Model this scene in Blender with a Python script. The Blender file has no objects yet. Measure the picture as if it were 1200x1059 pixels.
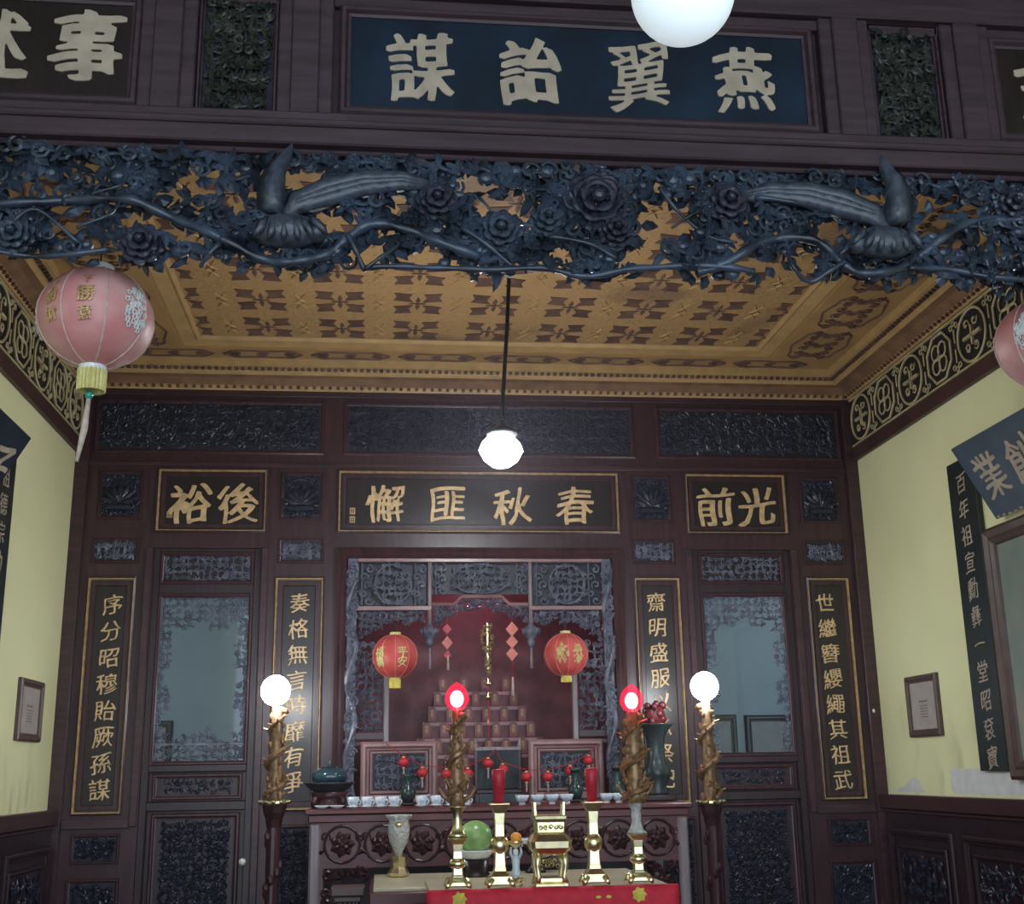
import bpy, bmesh, math, random
from math import sin, cos, pi, radians, sqrt
from mathutils import Vector, Matrix

S = bpy.context.scene
COL = S.collection

# ------------------------------------------------------------------ camera
F_PX, CX, CY, CZ = 1408.6, -0.675, -8.181, 1.495
YAW, PITCH, ROLL = radians(6.315), radians(14.9), radians(-0.97)
_f = Vector((sin(YAW)*cos(PITCH), cos(YAW)*cos(PITCH), sin(PITCH)))
_r0 = Vector((cos(YAW), -sin(YAW), 0)); _u0 = _r0.cross(_f)
RT = _r0*cos(ROLL) + _u0*sin(ROLL)
UP = -_r0*sin(ROLL) + _u0*cos(ROLL)
FW = _f
CAMPOS = Vector((CX, CY, CZ))
cd = bpy.data.cameras.new('camera'); cam = bpy.data.objects.new('camera', cd); COL.objects.link(cam)
cd.sensor_fit = 'HORIZONTAL'; cd.sensor_width = 36.0; cd.lens = F_PX/1200*36.0
cd.clip_start = 0.05; cd.clip_end = 100
m = Matrix((RT, UP, -FW)).transposed().to_4x4(); m.translation = CAMPOS
cam.matrix_world = m
S.camera = cam

# ------------------------------------------------------------------ daylight and exposure
S.view_settings.view_transform = 'Standard'; S.view_settings.look = 'None'
S.view_settings.gamma = 1.0; S.view_settings.use_curve_mapping = False
S.view_settings.exposure = 0.0
W = bpy.data.worlds.new('courtyard_sky'); S.world = W; W.use_nodes = True
bg = W.node_tree.nodes['Background']
bg.inputs[0].default_value = (0.72, 0.86, 1.0, 1); bg.inputs[1].default_value = 3.5
# the open front of the hall lets the courtyard daylight in
pl = bpy.data.lights.new('courtyard_opening', 'AREA'); pl.shape = 'RECTANGLE'; pl.size = 5.5; pl.size_y = 3.4
pl.cycles.is_portal = True
po = bpy.data.objects.new('courtyard_opening', pl); COL.objects.link(po)
po.location = (0, -9.55, 1.7); po.rotation_euler = (radians(90), 0, 0)   # faces +y, into the hall
E_CHAND, E_LAMP, E_RED, E_GLOBE = 165.0, 60.0, 30.0, 0.55

# ------------------------------------------------------------------ materials
def nmat(name):
    mt = bpy.data.materials.new(name); mt.use_nodes = True
    nt = mt.node_tree; b = nt.nodes['Principled BSDF']
    return mt, nt, b
def setin(b, **k):
    for a, v in k.items():
        b.inputs[a.replace('_', ' ')].default_value = v
def simple(name, col, rough=0.5, metal=0.0, var=0.25, scale=8.0, bump=0.0, spec=0.5, coat=0.0, stretch=None, col2=None):
    """procedural: object-space noise varies colour (and bump)"""
    mt, nt, b = nmat(name)
    tc = nt.nodes.new('ShaderNodeTexCoord'); mp = nt.nodes.new('ShaderNodeMapping')
    if stretch: mp.inputs['Scale'].default_value = stretch
    ns = nt.nodes.new('ShaderNodeTexNoise'); ns.inputs['Scale'].default_value = scale; ns.inputs['Detail'].default_value = 6
    rp = nt.nodes.new('ShaderNodeValToRGB')
    c2 = col2 if col2 else tuple(min(1, c*(1+var)) for c in col)
    c1 = col if col2 else tuple(c*(1-var) for c in col)
    rp.color_ramp.elements[0].color = (*c1, 1); rp.color_ramp.elements[0].position = 0.3
    rp.color_ramp.elements[1].color = (*c2, 1); rp.color_ramp.elements[1].position = 0.7
    L = nt.links.new
    L(tc.outputs['Object'], mp.inputs['Vector']); L(mp.outputs['Vector'], ns.inputs['Vector'])
    L(ns.outputs['Fac'], rp.inputs['Fac']); L(rp.outputs['Color'], b.inputs['Base Color'])
    setin(b, Roughness=rough, Metallic=metal, Specular_IOR_Level=spec, Coat_Weight=coat)
    if bump:
        bp = nt.nodes.new('ShaderNodeBump'); bp.inputs['Strength'].default_value = bump; bp.inputs['Distance'].default_value = 0.01
        L(ns.outputs['Fac'], bp.inputs['Height']); L(bp.outputs['Normal'], b.inputs['Normal'])
    return mt
def emit(name, col, strength):
    mt, nt, b = nmat(name)
    setin(b, Base_Color=(*col, 1), Emission_Color=(*col, 1), Emission_Strength=strength, Roughness=0.3)
    return mt
M = {}
M['wood'] = simple('dark_red_wood', (0.046, 0.015, 0.018), 0.34, var=0.45, scale=5, bump=0.08, stretch=(6, 6, 0.6))
M['dimwood'] = simple('black_brown_dimmed_wood', (0.026, 0.011, 0.015), 0.34, var=0.4, scale=5, bump=0.08, stretch=(6, 6, 0.6))  # wood darkened: the dimmer light low down is put into its colour
M['woodh'] = simple('dark_red_wood_lengthwise', (0.048, 0.018, 0.021), 0.36, var=0.45, scale=5, bump=0.08, stretch=(0.6, 6, 6))
M['beamwood'] = simple('weathered_beam_wood', (0.042, 0.022, 0.030), 0.55, var=0.4, scale=6, bump=0.12, stretch=(0.5, 6, 6))
M['black'] = simple('black_lacquered_carving', (0.013, 0.017, 0.034), 0.34, var=0.5, scale=14)
M['panelbg'] = simple('panel_ground', (0.011, 0.011, 0.022), 0.5, var=0.4, scale=20, bump=0.1)
M['teal'] = simple('blue_black_painted_carving', (0.034, 0.048, 0.074), 0.30, var=0.8, scale=7, bump=0.15)
M['violet'] = simple('purple_black_painted_flowers', (0.030, 0.030, 0.052), 0.32, var=0.5, scale=12, bump=0.15)
M['phoenix'] = simple('slate_painted_phoenix', (0.052, 0.064, 0.088), 0.34, var=0.45, scale=40, bump=0.4)
M['greencarve'] = simple('faded_polychrome_carving', (0.028, 0.030, 0.024), 0.5, var=0.9, scale=18, bump=0.1)
M['board'] = simple('black_brown_board', (0.020, 0.013, 0.012), 0.30, var=0.3, scale=10, stretch=(5, 5, 0.5))
M['blueboard'] = simple('blue_black_sign_board', (0.006, 0.015, 0.030), 0.6, var=0.5, scale=4, spec=0.25)
M['slateboard'] = simple('slate_blue_tilted_board', (0.030, 0.055, 0.085), 0.5, var=0.25, scale=6)
M['greenboard'] = simple('black_green_board', (0.012, 0.020, 0.020), 0.45, var=0.3, scale=6)
M['gilt'] = simple('gilt_edge', (0.55, 0.36, 0.17), 0.42, metal=0.35, var=0.3, scale=30)
M['giltchar'] = simple('gold_characters', (0.66, 0.46, 0.24), 0.45, metal=0.2, var=0.25, scale=25)
M['palechar'] = simple('pale_gold_characters', (0.40, 0.325, 0.25), 0.65, var=0.18, scale=12, bump=0.05)
M['brass'] = simple('brass', (0.78, 0.69, 0.42), 0.28, metal=1.0, var=0.2, scale=20)
M['oldgold'] = simple('worn_gilt_dragon', (0.26, 0.15, 0.075), 0.4, metal=0.3, var=0.5, scale=40, bump=0.2)
M['black_metal'] = simple('black_iron', (0.012, 0.012, 0.014), 0.4, var=0.3, scale=20)
M['porcelain'] = simple('white_porcelain', (0.75, 0.80, 0.84), 0.15, var=0.06, scale=60)
M['bluewhite'] = simple('blue_and_white_porcelain', (0.42, 0.54, 0.70), 0.15, scale=70, col2=(0.78, 0.84, 0.88))
M['redcloth'] = simple('red_cloth', (0.55, 0.012, 0.035), 0.7, var=0.15, scale=30, bump=0.05)
M['redwax'] = simple('red_wax', (0.50, 0.022, 0.045), 0.45, var=0.12, scale=20)
M['redlacquer'] = simple('red_lacquer_wood', (0.105, 0.013, 0.015), 0.35, var=0.3, scale=8, stretch=(1, 6, 6))
M['shrine'] = simple('shrine_red_brown', (0.13, 0.030, 0.036), 0.45, var=0.35, scale=10)
M['tablet'] = simple('tablet_red_brown', (0.17, 0.045, 0.045), 0.4, var=0.35, scale=14)
M['pinkpaper'] = simple('pale_red_paper', (0.72, 0.23, 0.18), 0.6, var=0.12, scale=20)
M['tan'] = simple('tan_wood', (0.24, 0.12, 0.065), 0.4, var=0.3, scale=8, stretch=(6, 6, 0.6))
M['grape'] = simple('pale_lilac_wood', (0.26, 0.21, 0.23), 0.35, var=0.25, scale=8, stretch=(6, 6, 0.6))
M['rail'] = simple('pinkish_moulding_wood', (0.27, 0.15, 0.15), 0.3, var=0.25, scale=8)
M['scroll'] = simple('grey_blue_openwork', (0.125, 0.135, 0.18), 0.30, var=0.5, scale=14)
M['bronze'] = simple('green_black_bronze', (0.028, 0.040, 0.042), 0.28, var=0.4, scale=18, metal=0.2)
M['melonglaze'] = simple('teal_glaze', (0.020, 0.050, 0.065), 0.1, var=0.3, scale=12, coat=0.5)
M['marble'] = simple('cream_table_top', (0.52, 0.47, 0.34), 0.32, var=0.12, scale=6)
M['orange'] = simple('orange_peel', (0.85, 0.36, 0.05), 0.45, var=0.08, scale=60, bump=0.1)
M['yellow'] = simple('yellow_cloth', (0.66, 0.55, 0.10), 0.7, var=0.15, scale=30)
M['yelpaper'] = simple('yellow_fringe', (0.62, 0.56, 0.22), 0.7, var=0.15, scale=60)
M['greenbead'] = simple('green_bead', (0.03, 0.30, 0.22), 0.3, var=0.1, scale=20)
M['pinktassel'] = simple('faded_pink_tassel', (0.55, 0.45, 0.40), 0.8, var=0.2, scale=40)
M['redtassel'] = simple('red_tassel', (0.36, 0.02, 0.03), 0.8, var=0.2, scale=40)
M['floor'] = simple('terracotta_floor', (0.09, 0.045, 0.035), 0.6, var=0.3, scale=5)
M['ochre'] = simple('ochre_stamped_ceiling', (0.39, 0.235, 0.095), 0.55, var=0.14, scale=3.2, bump=0.03)
M['ochredark'] = simple('brown_ceiling_paint', (0.12, 0.062, 0.046), 0.55, var=0.35, scale=8)
M['ochreband'] = simple('brown_cornice_band', (0.22, 0.12, 0.062), 0.55, var=0.3, scale=9)
M['ochregilt'] = simple('ochre_bead', (0.47, 0.30, 0.125), 0.5, var=0.15, scale=8)
M['blackfrieze'] = simple('black_frieze_ground', (0.014, 0.013, 0.011), 0.6, var=0.4, scale=8)
M['friezeline'] = simple('straw_fretwork', (0.50, 0.42, 0.24), 0.55, var=0.15, scale=12)
M['friezebrown'] = simple('brown_picture_rail', (0.060, 0.026, 0.022), 0.5, var=0.25, scale=6)
M['lime'] = simple('white_lime_plaster', (0.66, 0.67, 0.66), 0.9, var=0.08, scale=12, bump=0.2)
M['paper'] = simple('greyed_certificate_paper', (0.40, 0.36, 0.33), 0.7, var=0.1, scale=14)
M['ink'] = simple('faded_print', (0.17, 0.15, 0.14), 0.7, var=0.1, scale=30)
M['framewood'] = simple('brown_picture_frame', (0.085, 0.050, 0.042), 0.4, var=0.3, scale=10)
M['rearwall'] = simple('rear_room_plaster', (0.42, 0.46, 0.47), 0.9, var=0.05, scale=4)
M['skin'] = simple('painted_skin', (0.45, 0.24, 0.15), 0.6, var=0.1, scale=10)
M['portraitbg'] = simple('painted_green_ground', (0.11, 0.21, 0.19), 0.5, scale=2.5, col2=(0.30, 0.27, 0.22))
M['robe'] = simple('painted_robe', (0.13, 0.15, 0.19), 0.6, var=0.3, scale=6)
M['green_vase'] = simple('green_black_vase_glaze', (0.025, 0.055, 0.05), 0.2, var=0.3, scale=12)
M['knobwhite'] = simple('white_knob', (0.75, 0.75, 0.72), 0.2, var=0.05, scale=20)
M['saddle'] = simple('grey_roof', (0.12, 0.10, 0.09), 0.8, var=0.2, scale=5)

def plaster():
    mt, nt, b = nmat('yellow_limewashed_plaster'); L = nt.links.new
    tc = nt.nodes.new('ShaderNodeTexCoord')
    n1 = nt.nodes.new('ShaderNodeTexNoise'); n1.inputs['Scale'].default_value = 1.6; n1.inputs['Detail'].default_value = 8
    r1 = nt.nodes.new('ShaderNodeValToRGB')
    r1.color_ramp.elements[0].color = (0.75, 0.75, 0.43, 1); r1.color_ramp.elements[0].position = 0.3
    r1.color_ramp.elements[1].color = (0.83, 0.83, 0.50, 1); r1.color_ramp.elements[1].position = 0.7
    L(tc.outputs['Object'], n1.inputs['Vector']); L(n1.outputs['Fac'], r1.inputs['Fac'])
    # rising-damp stains near the wainscot, streaked vertically
    mp = nt.nodes.new('ShaderNodeMapping'); mp.inputs['Scale'].default_value = (7, 7, 2.2)
    n2 = nt.nodes.new('ShaderNodeTexNoise'); n2.inputs['Scale'].default_value = 1.0; n2.inputs['Detail'].default_value = 5
    r2 = nt.nodes.new('ShaderNodeValToRGB'); r2.color_ramp.elements[0].position = 0.52; r2.color_ramp.elements[1].position = 0.72
    sx = nt.nodes.new('ShaderNodeSeparateXYZ'); mr = nt.nodes.new('ShaderNodeMapRange')
    mr.inputs['From Min'].default_value = 1.95; mr.inputs['From Max'].default_value = 1.3
    mu = nt.nodes.new('ShaderNodeMath'); mu.operation = 'MULTIPLY'
    mu2 = nt.nodes.new('ShaderNodeMath'); mu2.operation = 'MULTIPLY'; mu2.inputs[1].default_value = 0.6
    mx = nt.nodes.new('ShaderNodeMix'); mx.data_type = 'RGBA'; mx.inputs['B'].default_value = (0.42, 0.36, 0.22, 1)
    L(tc.outputs['Object'], mp.inputs['Vector']); L(mp.outputs['Vector'], n2.inputs['Vector']); L(n2.outputs['Fac'], r2.inputs['Fac'])
    L(tc.outputs['Object'], sx.inputs['Vector']); L(sx.outputs['Z'], mr.inputs['Value'])
    L(r2.outputs['Color'], mu.inputs[0]); L(mr.outputs['Result'], mu.inputs[1]); L(mu.outputs[0], mu2.inputs[0])
    L(mu2.outputs[0], mx.inputs['Factor']); L(r1.outputs['Color'], mx.inputs['A'])
    L(mx.outputs['Result'], b.inputs['Base Color'])
    bp = nt.nodes.new('ShaderNodeBump'); bp.inputs['Strength'].default_value = 0.12; bp.inputs['Distance'].default_value = 0.01
    L(n1.outputs['Fac'], bp.inputs['Height']); L(bp.outputs['Normal'], b.inputs['Normal'])
    setin(b, Roughness=0.85)
    return mt
M['plaster'] = plaster()

def ceiling_mat():
    """ochre stamped tin with brown water stains"""
    mt, nt, b = nmat('ochre_ceiling_with_stains'); L = nt.links.new
    tc = nt.nodes.new('ShaderNodeTexCoord')
    n1 = nt.nodes.new('ShaderNodeTexNoise'); n1.inputs['Scale'].default_value = 1.1; n1.inputs['Detail'].default_value = 7
    r1 = nt.nodes.new('ShaderNodeValToRGB'); r1.color_ramp.elements[0].position = 0.57; r1.color_ramp.elements[1].position = 0.63
    n2 = nt.nodes.new('ShaderNodeTexNoise'); n2.inputs['Scale'].default_value = 22; n2.inputs['Detail'].default_value = 4
    r2 = nt.nodes.new('ShaderNodeValToRGB')
    r2.color_ramp.elements[0].color = (0.36, 0.215, 0.088, 1); r2.color_ramp.elements[1].color = (0.46, 0.285, 0.125, 1)
    mx = nt.nodes.new('ShaderNodeMix'); mx.data_type = 'RGBA'; mx.inputs['B'].default_value = (0.20, 0.115, 0.07, 1)
    L(tc.outputs['Object'], n1.inputs['Vector']); L(tc.outputs['Object'], n2.inputs['Vector'])
    L(n1.outputs['Fac'], r1.inputs['Fac']); L(n2.outputs['Fac'], r2.inputs['Fac'])
    mu = nt.nodes.new('ShaderNodeMath'); mu.operation = 'MULTIPLY'; mu.inputs[1].default_value = 0.7
    L(r1.outputs['Color'], mu.inputs[0]); L(mu.outputs[0], mx.inputs['Factor']); L(r2.outputs['Color'], mx.inputs['A'])
    L(mx.outputs['Result'], b.inputs['Base Color'])
    vo = nt.nodes.new('ShaderNodeTexVoronoi'); vo.inputs['Scale'].default_value = 26
    L(tc.outputs['Object'], vo.inputs['Vector'])
    bp = nt.nodes.new('ShaderNodeBump'); bp.inputs['Strength'].default_value = 0.35; bp.inputs['Distance'].default_value = 0.02
    L(vo.outputs['Distance'], bp.inputs['Height']); L(bp.outputs['Normal'], b.inputs['Normal'])
    setin(b, Roughness=0.6)
    return mt
M['ceil'] = ceiling_mat()

def pane_mat():
    mt, nt, b = nmat('window_glass'); L = nt.links.new
    nt.nodes.remove(b); out = nt.nodes['Material Output']
    tr = nt.nodes.new('ShaderNodeBsdfTransparent'); tr.inputs[0].default_value = (0.84, 0.90, 0.92, 1)
    gl = nt.nodes.new('ShaderNodeBsdfGlossy'); gl.inputs['Roughness'].default_value = 0.03
    fr = nt.nodes.new('ShaderNodeFresnel'); fr.inputs['IOR'].default_value = 1.45
    mx = nt.nodes.new('ShaderNodeMixShader')
    L(fr.outputs[0], mx.inputs[0]); L(tr.outputs[0], mx.inputs[1]); L(gl.outputs[0], mx.inputs[2]); L(mx.outputs[0], out.inputs[0])
    return mt
M['pane'] = pane_mat()
def crystal_mat():
    mt, nt, b = nmat('cut_crystal'); L = nt.links.new
    setin(b, Base_Color=(0.86, 0.88, 0.86, 1), Roughness=0.12, Transmission_Weight=0.55, IOR=1.45)
    tc = nt.nodes.new('ShaderNodeTexCoord'); vo = nt.nodes.new('ShaderNodeTexVoronoi'); vo.inputs['Scale'].default_value = 45
    bp = nt.nodes.new('ShaderNodeBump'); bp.inputs['Strength'].default_value = 0.8; bp.inputs['Distance'].default_value = 0.01
    L(tc.outputs['Object'], vo.inputs['Vector']); L(vo.outputs['Distance'], bp.inputs['Height']); L(bp.outputs['Normal'], b.inputs['Normal'])
    return mt
M['crystal'] = crystal_mat()
def melon_mat():
    mt, nt, b = nmat('watermelon_rind'); L = nt.links.new
    tc = nt.nodes.new('ShaderNodeTexCoord'); n = nt.nodes.new('ShaderNodeTexNoise'); n.inputs['Scale'].default_value = 14; n.inputs['Detail'].default_value = 3
    r = nt.nodes.new('ShaderNodeValToRGB')
    r.color_ramp.elements[0].color = (0.16, 0.34, 0.10, 1); r.color_ramp.elements[0].position = 0.35
    r.color_ramp.elements[1].color = (0.32, 0.52, 0.20, 1); r.color_ramp.elements[1].position = 0.65
    L(tc.outputs['Object'], n.inputs['Vector']); L(n.outputs['Fac'], r.inputs['Fac']); L(r.outputs['Color'], b.inputs['Base Color'])
    setin(b, Roughness=0.3); return mt
M['watermelon'] = melon_mat()
def lantern_mat(name, c1, c2, scale):
    mt, nt, b = nmat(name); L = nt.links.new
    tc = nt.nodes.new('ShaderNodeTexCoord'); n = nt.nodes.new('ShaderNodeTexNoise'); n.inputs['Scale'].default_value = scale; n.inputs['Detail'].default_value = 4
    r = nt.nodes.new('ShaderNodeValToRGB')
    r.color_ramp.elements[0].color = (*c1, 1); r.color_ramp.elements[0].position = 0.35
    r.color_ramp.elements[1].color = (*c2, 1); r.color_ramp.elements[1].position = 0.75
    L(tc.outputs['Object'], n.inputs['Vector']); L(n.outputs['Fac'], r.inputs['Fac']); L(r.outputs['Color'], b.inputs['Base Color'])
    setin(b, Roughness=0.5); return mt
M['lantbig'] = lantern_mat('faded_red_lantern_skin', (0.58, 0.20, 0.21), (0.72, 0.44, 0.42), 5)
M['lantsmall'] = lantern_mat('red_lantern_skin', (0.50, 0.055, 0.05), (0.62, 0.13, 0.11), 9)
M['lanttiny'] = lantern_mat('bright_red_lantern_skin', (0.48, 0.015, 0.03), (0.60, 0.03, 0.05), 20)
M['bulb'] = emit('lit_bulb', (0.93, 0.97, 1.0), E_LAMP)
M['chandbulb'] = emit('lit_ceiling_lamp', (0.92, 0.96, 1.0), E_CHAND)
M['redbulb'] = emit('lit_red_bulb', (1.0, 0.16, 0.22), E_RED)
def haloglass():  # weak red emission added to imitate the halo round the bulb
    mt, nt, b = nmat('red_halo_glass'); L = nt.links.new
    nt.nodes.remove(b); out = nt.nodes['Material Output']
    tr = nt.nodes.new('ShaderNodeBsdfTransparent'); tr.inputs[0].default_value = (1.0, 0.42, 0.5, 1)
    em = nt.nodes.new('ShaderNodeEmission'); em.inputs[0].default_value = (1.0, 0.06, 0.14, 1); em.inputs[1].default_value = 0.42
    ad = nt.nodes.new('ShaderNodeAddShader')
    L(tr.outputs[0], ad.inputs[0]); L(em.outputs[0], ad.inputs[1]); L(ad.outputs[0], out.inputs[0])
    return mt
M['haloglass'] = haloglass()
M['globe'] = emit('glowing_opal_glass', (0.80, 0.91, 1.0), E_GLOBE)
M['fillbulb'] = emit('added_pink_fill_light', (1.0, 0.22, 0.34), 170.0)  # added fill light for the shrine interior, hidden from view
M['redcup'] = emit('glowing_red_glass', (0.9, 0.05, 0.10), 0.75)

# ------------------------------------------------------------------ geometry helpers
def at(px, py, Y):
    """the point of the vertical plane y=Y behind picture position (px,py) of the 1200x1059 frame"""
    d = FW + RT*((px-600)/F_PX) - UP*((py-529.5)/F_PX)
    return CAMPOS + d*((Y-CY)/d.y)
def mper(Y, z=2.0):
    return ((Vector((0, Y, z))-CAMPOS).dot(FW))/F_PX      # metres per pixel there

def TB(Y=0.0):                                              # back-facing plane: u=x, v=z, n towards the viewer
    return lambda u, v, n: (u, Y-n, v)
def TR(X=2.75): return lambda u, v, n: (X-n, -u, v)        # right wall, u = -y
def TL(X=-2.75): return lambda u, v, n: (X+n, -u, v)
ID = lambda x, y, z: (x, y, z)

class MB:
    def __init__(s, T=ID): s.v = []; s.f = []; s.T = T; s.mi = []; s.cur = 0
    def add(s, vs, fs):
        b = len(s.v); s.v += [s.T(*p) for p in vs]; s.f += [tuple(b+i for i in f) for f in fs]; s.mi += [s.cur]*len(fs)
    def box(s, x0, x1, y0, y1, z0, z1):
        s.add([(x0,y0,z0),(x1,y0,z0),(x1,y1,z0),(x0,y1,z0),(x0,y0,z1),(x1,y0,z1),(x1,y1,z1),(x0,y1,z1)],
              [(0,3,2,1),(4,5,6,7),(0,1,5,4),(1,2,6,5),(2,3,7,6),(3,0,4,7)]); return s
    def tube(s, pts, rad, n=6, flat=1.0):
        pts = [Vector(p) for p in pts]; k = len(pts)
        if not hasattr(rad, '__len__'): rad = [rad]*k
        vs = []; prev = None
        for i in range(k):
            t = (pts[min(i+1, k-1)]-pts[max(i-1, 0)])
            t = t.normalized() if t.length > 1e-9 else Vector((0, 0, 1))
            a = Vector((0, 0, 1)) if prev is None else prev
            a = a - t*a.dot(t)
            if a.length < 1e-3: a = Vector((1, 0, 0)) - t*t.x
            if a.length < 1e-3: a = Vector((0, 1, 0))
            a.normalize(); prev = a; b = t.cross(a)
            for j in range(n):
                q = 2*pi*j/n
                vs.append(pts[i]+(a*cos(q)*flat+b*sin(q))*rad[i])
        fs = [(i*n+j, i*n+(j+1) % n, (i+1)*n+(j+1) % n, (i+1)*n+j) for i in range(k-1) for j in range(n)]
        fs += [tuple(range(n-1, -1, -1)), tuple((k-1)*n+j for j in range(n))]
        s.add(vs, fs); return s
    def ell(s, c, rx, ry, rz, nu=10, nv=6):
        vs = [(c[0], c[1], c[2]+rz)]
        for i in range(1, nv):
            a = pi*i/nv
            for j in range(nu):
                q = 2*pi*j/nu; vs.append((c[0]+rx*sin(a)*cos(q), c[1]+ry*sin(a)*sin(q), c[2]+rz*cos(a)))
        vs.append((c[0], c[1], c[2]-rz)); e = len(vs)-1
        fs = [(0, 1+j, 1+(j+1) % nu) for j in range(nu)]
        for i in range(nv-2):
            for j in range(nu):
                a = 1+i*nu+j; b = 1+i*nu+(j+1) % nu; fs.append((a, a+nu, b+nu, b))
        fs += [(e, 1+(nv-2)*nu+(j+1) % nu, 1+(nv-2)*nu+j) for j in range(nu)]
        s.add(vs, fs); return s
    def lathe(s, c, prof, n=20, square=False):
        """prof: [(r,z)] from the bottom up, closed with caps; square=True gives a four-sided turned shape"""
        if square: n = 4
        off = pi/4 if square else 0; k = sqrt(2) if square else 1
        vs = []
        for r, z in prof:
            for j in range(n):
                q = off+2*pi*j/n; vs.append((c[0]+r*k*cos(q), c[1]+r*k*sin(q), c[2]+z))
        m_ = len(prof)
        fs = [(i*n+j, i*n+(j+1) % n, (i+1)*n+(j+1) % n, (i+1)*n+j) for i in range(m_-1) for j in range(n)]
        fs += [tuple(range(n-1, -1, -1)), tuple((m_-1)*n+j for j in range(n))]
        s.add(vs, fs); return s
    def prism(s, poly, n0, n1):
        """polygon in (u,v) extruded along n"""
        k = len(poly)
        vs = [(u, v, n0) for u, v in poly]+[(u, v, n1) for u, v in poly]
        fs = [tuple(range(k-1, -1, -1)), tuple(range(k, 2*k))]+[(i, (i+1) % k, k+(i+1) % k, k+i) for i in range(k)]
        s.add(vs, fs); return s
    def mould(s, u0, u1, v0, v1, prof):
        """picture-frame moulding: prof = closed list of (inset, height) swept round the rectangle with mitres"""
        k = len(prof); vs = []
        for (i, h) in prof:
            vs += [(u0+i, v0+i, h), (u1-i, v0+i, h), (u1-i, v1-i, h), (u0+i, v1-i, h)]
        fs = []
        for a in range(k):
            b = (a+1) % k
            for j in range(4):
                fs.append((a*4+j, a*4+(j+1) % 4, b*4+(j+1) % 4, b*4+j))
        s.add(vs, fs); return s
    def frame(s, u0, u1, v0, v1, w, h, n0=0.0):
        return s.mould(u0, u1, v0, v1, [(0, n0), (0, n0+h*0.7), (w*0.25, n0+h), (w*0.55, n0+h), (w*0.75, n0+h*0.6), (w, n0+h*0.5), (w, n0)])
    # --- carving vocabulary, drawn in (u,v) with height n
    def leaf(s, u, v, n, a, L, w, t=0.012, curl=0.0):
        ca, sa = cos(a), sin(a)
        def P(x, y, h): return (u+x*ca-y*sa, v+x*sa+y*ca, n+h)
        c = curl*L
        s.add([P(0, 0, 0), P(L*0.35, w*0.5, t*0.25), P(L*0.7, w*0.42+c*0.5, t*0.3), P(L, c, t*0.3), P(L*0.7, -w*0.30+c*0.5, t*0.3), P(L*0.35, -w*0.5, t*0.25),
               P(L*0.35, 0, t), P(L*0.7, c*0.4, t*1.1), P(L*0.5, c*0.2, -t*0.8)],
              [(0, 1, 6), (1, 2, 7, 6), (2, 3, 7), (3, 4, 7), (4, 5, 6, 7), (5, 0, 6), (1, 0, 8), (2, 1, 8), (3, 2, 8), (4, 3, 8), (5, 4, 8), (0, 5, 8)])
        return s
    def rosette(s, u, v, n, r, k=7, t=0.018, ph=0.0):
        for j in range(k):
            s.leaf(u, v, n, ph+2*pi*j/k, r, r*0.85, t)
        for j in range(k-1):
            s.leaf(u, v, n+t*0.7, ph+0.4+2*pi*j/(k-1), r*0.65, r*0.6, t)
        s.ell((u, v, n+t*1.2), r*0.24, r*0.24, t*0.8, 7, 4); return s
    def scroll(s, u, v, n, r, a0, turns=1.3, sg=1, th=0.008, tail=1.6):
        pts = []; rad = []; N = 13
        for i in range(N):
            t = i/(N-1); q = a0+sg*turns*2*pi*(1-t); rr = r*(0.18+0.82*(1-t)**0.9)
            pts.append((u+rr*cos(q), v+rr*sin(q), n+0.004*t)); rad.append(th*(0.55+0.6*t))
        s.tube(pts, rad, 5); return s
    def foliage(s, u0, u1, v0, v1, rng, cell=0.06, n=0.0, depth=0.02, inside=None, th=0.007, mix=(0.42, 0.8)):
        nu = max(1, round((u1-u0)/cell)); nv = max(1, round((v1-v0)/cell)); du = (u1-u0)/nu; dv = (v1-v0)/nv
        cs = {}
        for i in range(nu):
            for j in range(nv):
                u = u0+(i+0.5+rng.uniform(-.22, .22))*du; v = v0+(j+0.5+rng.uniform(-.22, .22))*dv
                if inside is None or inside(u, v): cs[i, j] = (u, v)
        for (i, j), (u, v) in cs.items():
            h = n+rng.uniform(0, depth); k = rng.random(); r = min(du, dv)
            if k < mix[0]:
                s.scroll(u, v, h, r*rng.uniform(.4, .55), rng.uniform(0, 6.28), rng.uniform(.9, 1.5), rng.choice((-1, 1)), th)
                s.leaf(u, v, h, rng.uniform(0, 6.28), r*.8, r*.35, th*1.6, rng.uniform(-.4, .4))
            elif k < mix[1]:
                a = rng.uniform(0, 6.28)
                for d in (-0.8, 0, 0.8):
                    s.leaf(u-cos(a)*r*.3, v-sin(a)*r*.3, h, a+d+rng.uniform(-.2, .2), r*rng.uniform(.7, 1.0), r*.38, th*1.8, rng.uniform(-.3, .3))
            else:
                s.rosette(u, v, h, r*rng.uniform(.42, .55), rng.choice((5, 6)), th*1.5, rng.uniform(0, 2))
            for di, dj in ((1, 0), (0, 1)):
                q = cs.get((i+di, j+dj))
                if q and rng.random() < 0.75:
                    mu, mv = (u+q[0])/2+rng.uniform(-.15, .15)*r, (v+q[1])/2+rng.uniform(-.15, .15)*r
                    s.tube([(u, v, h), (mu, mv, n+depth*.4), (q[0], q[1], n+depth*.5)], th*.75, 5)
        return s
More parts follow.
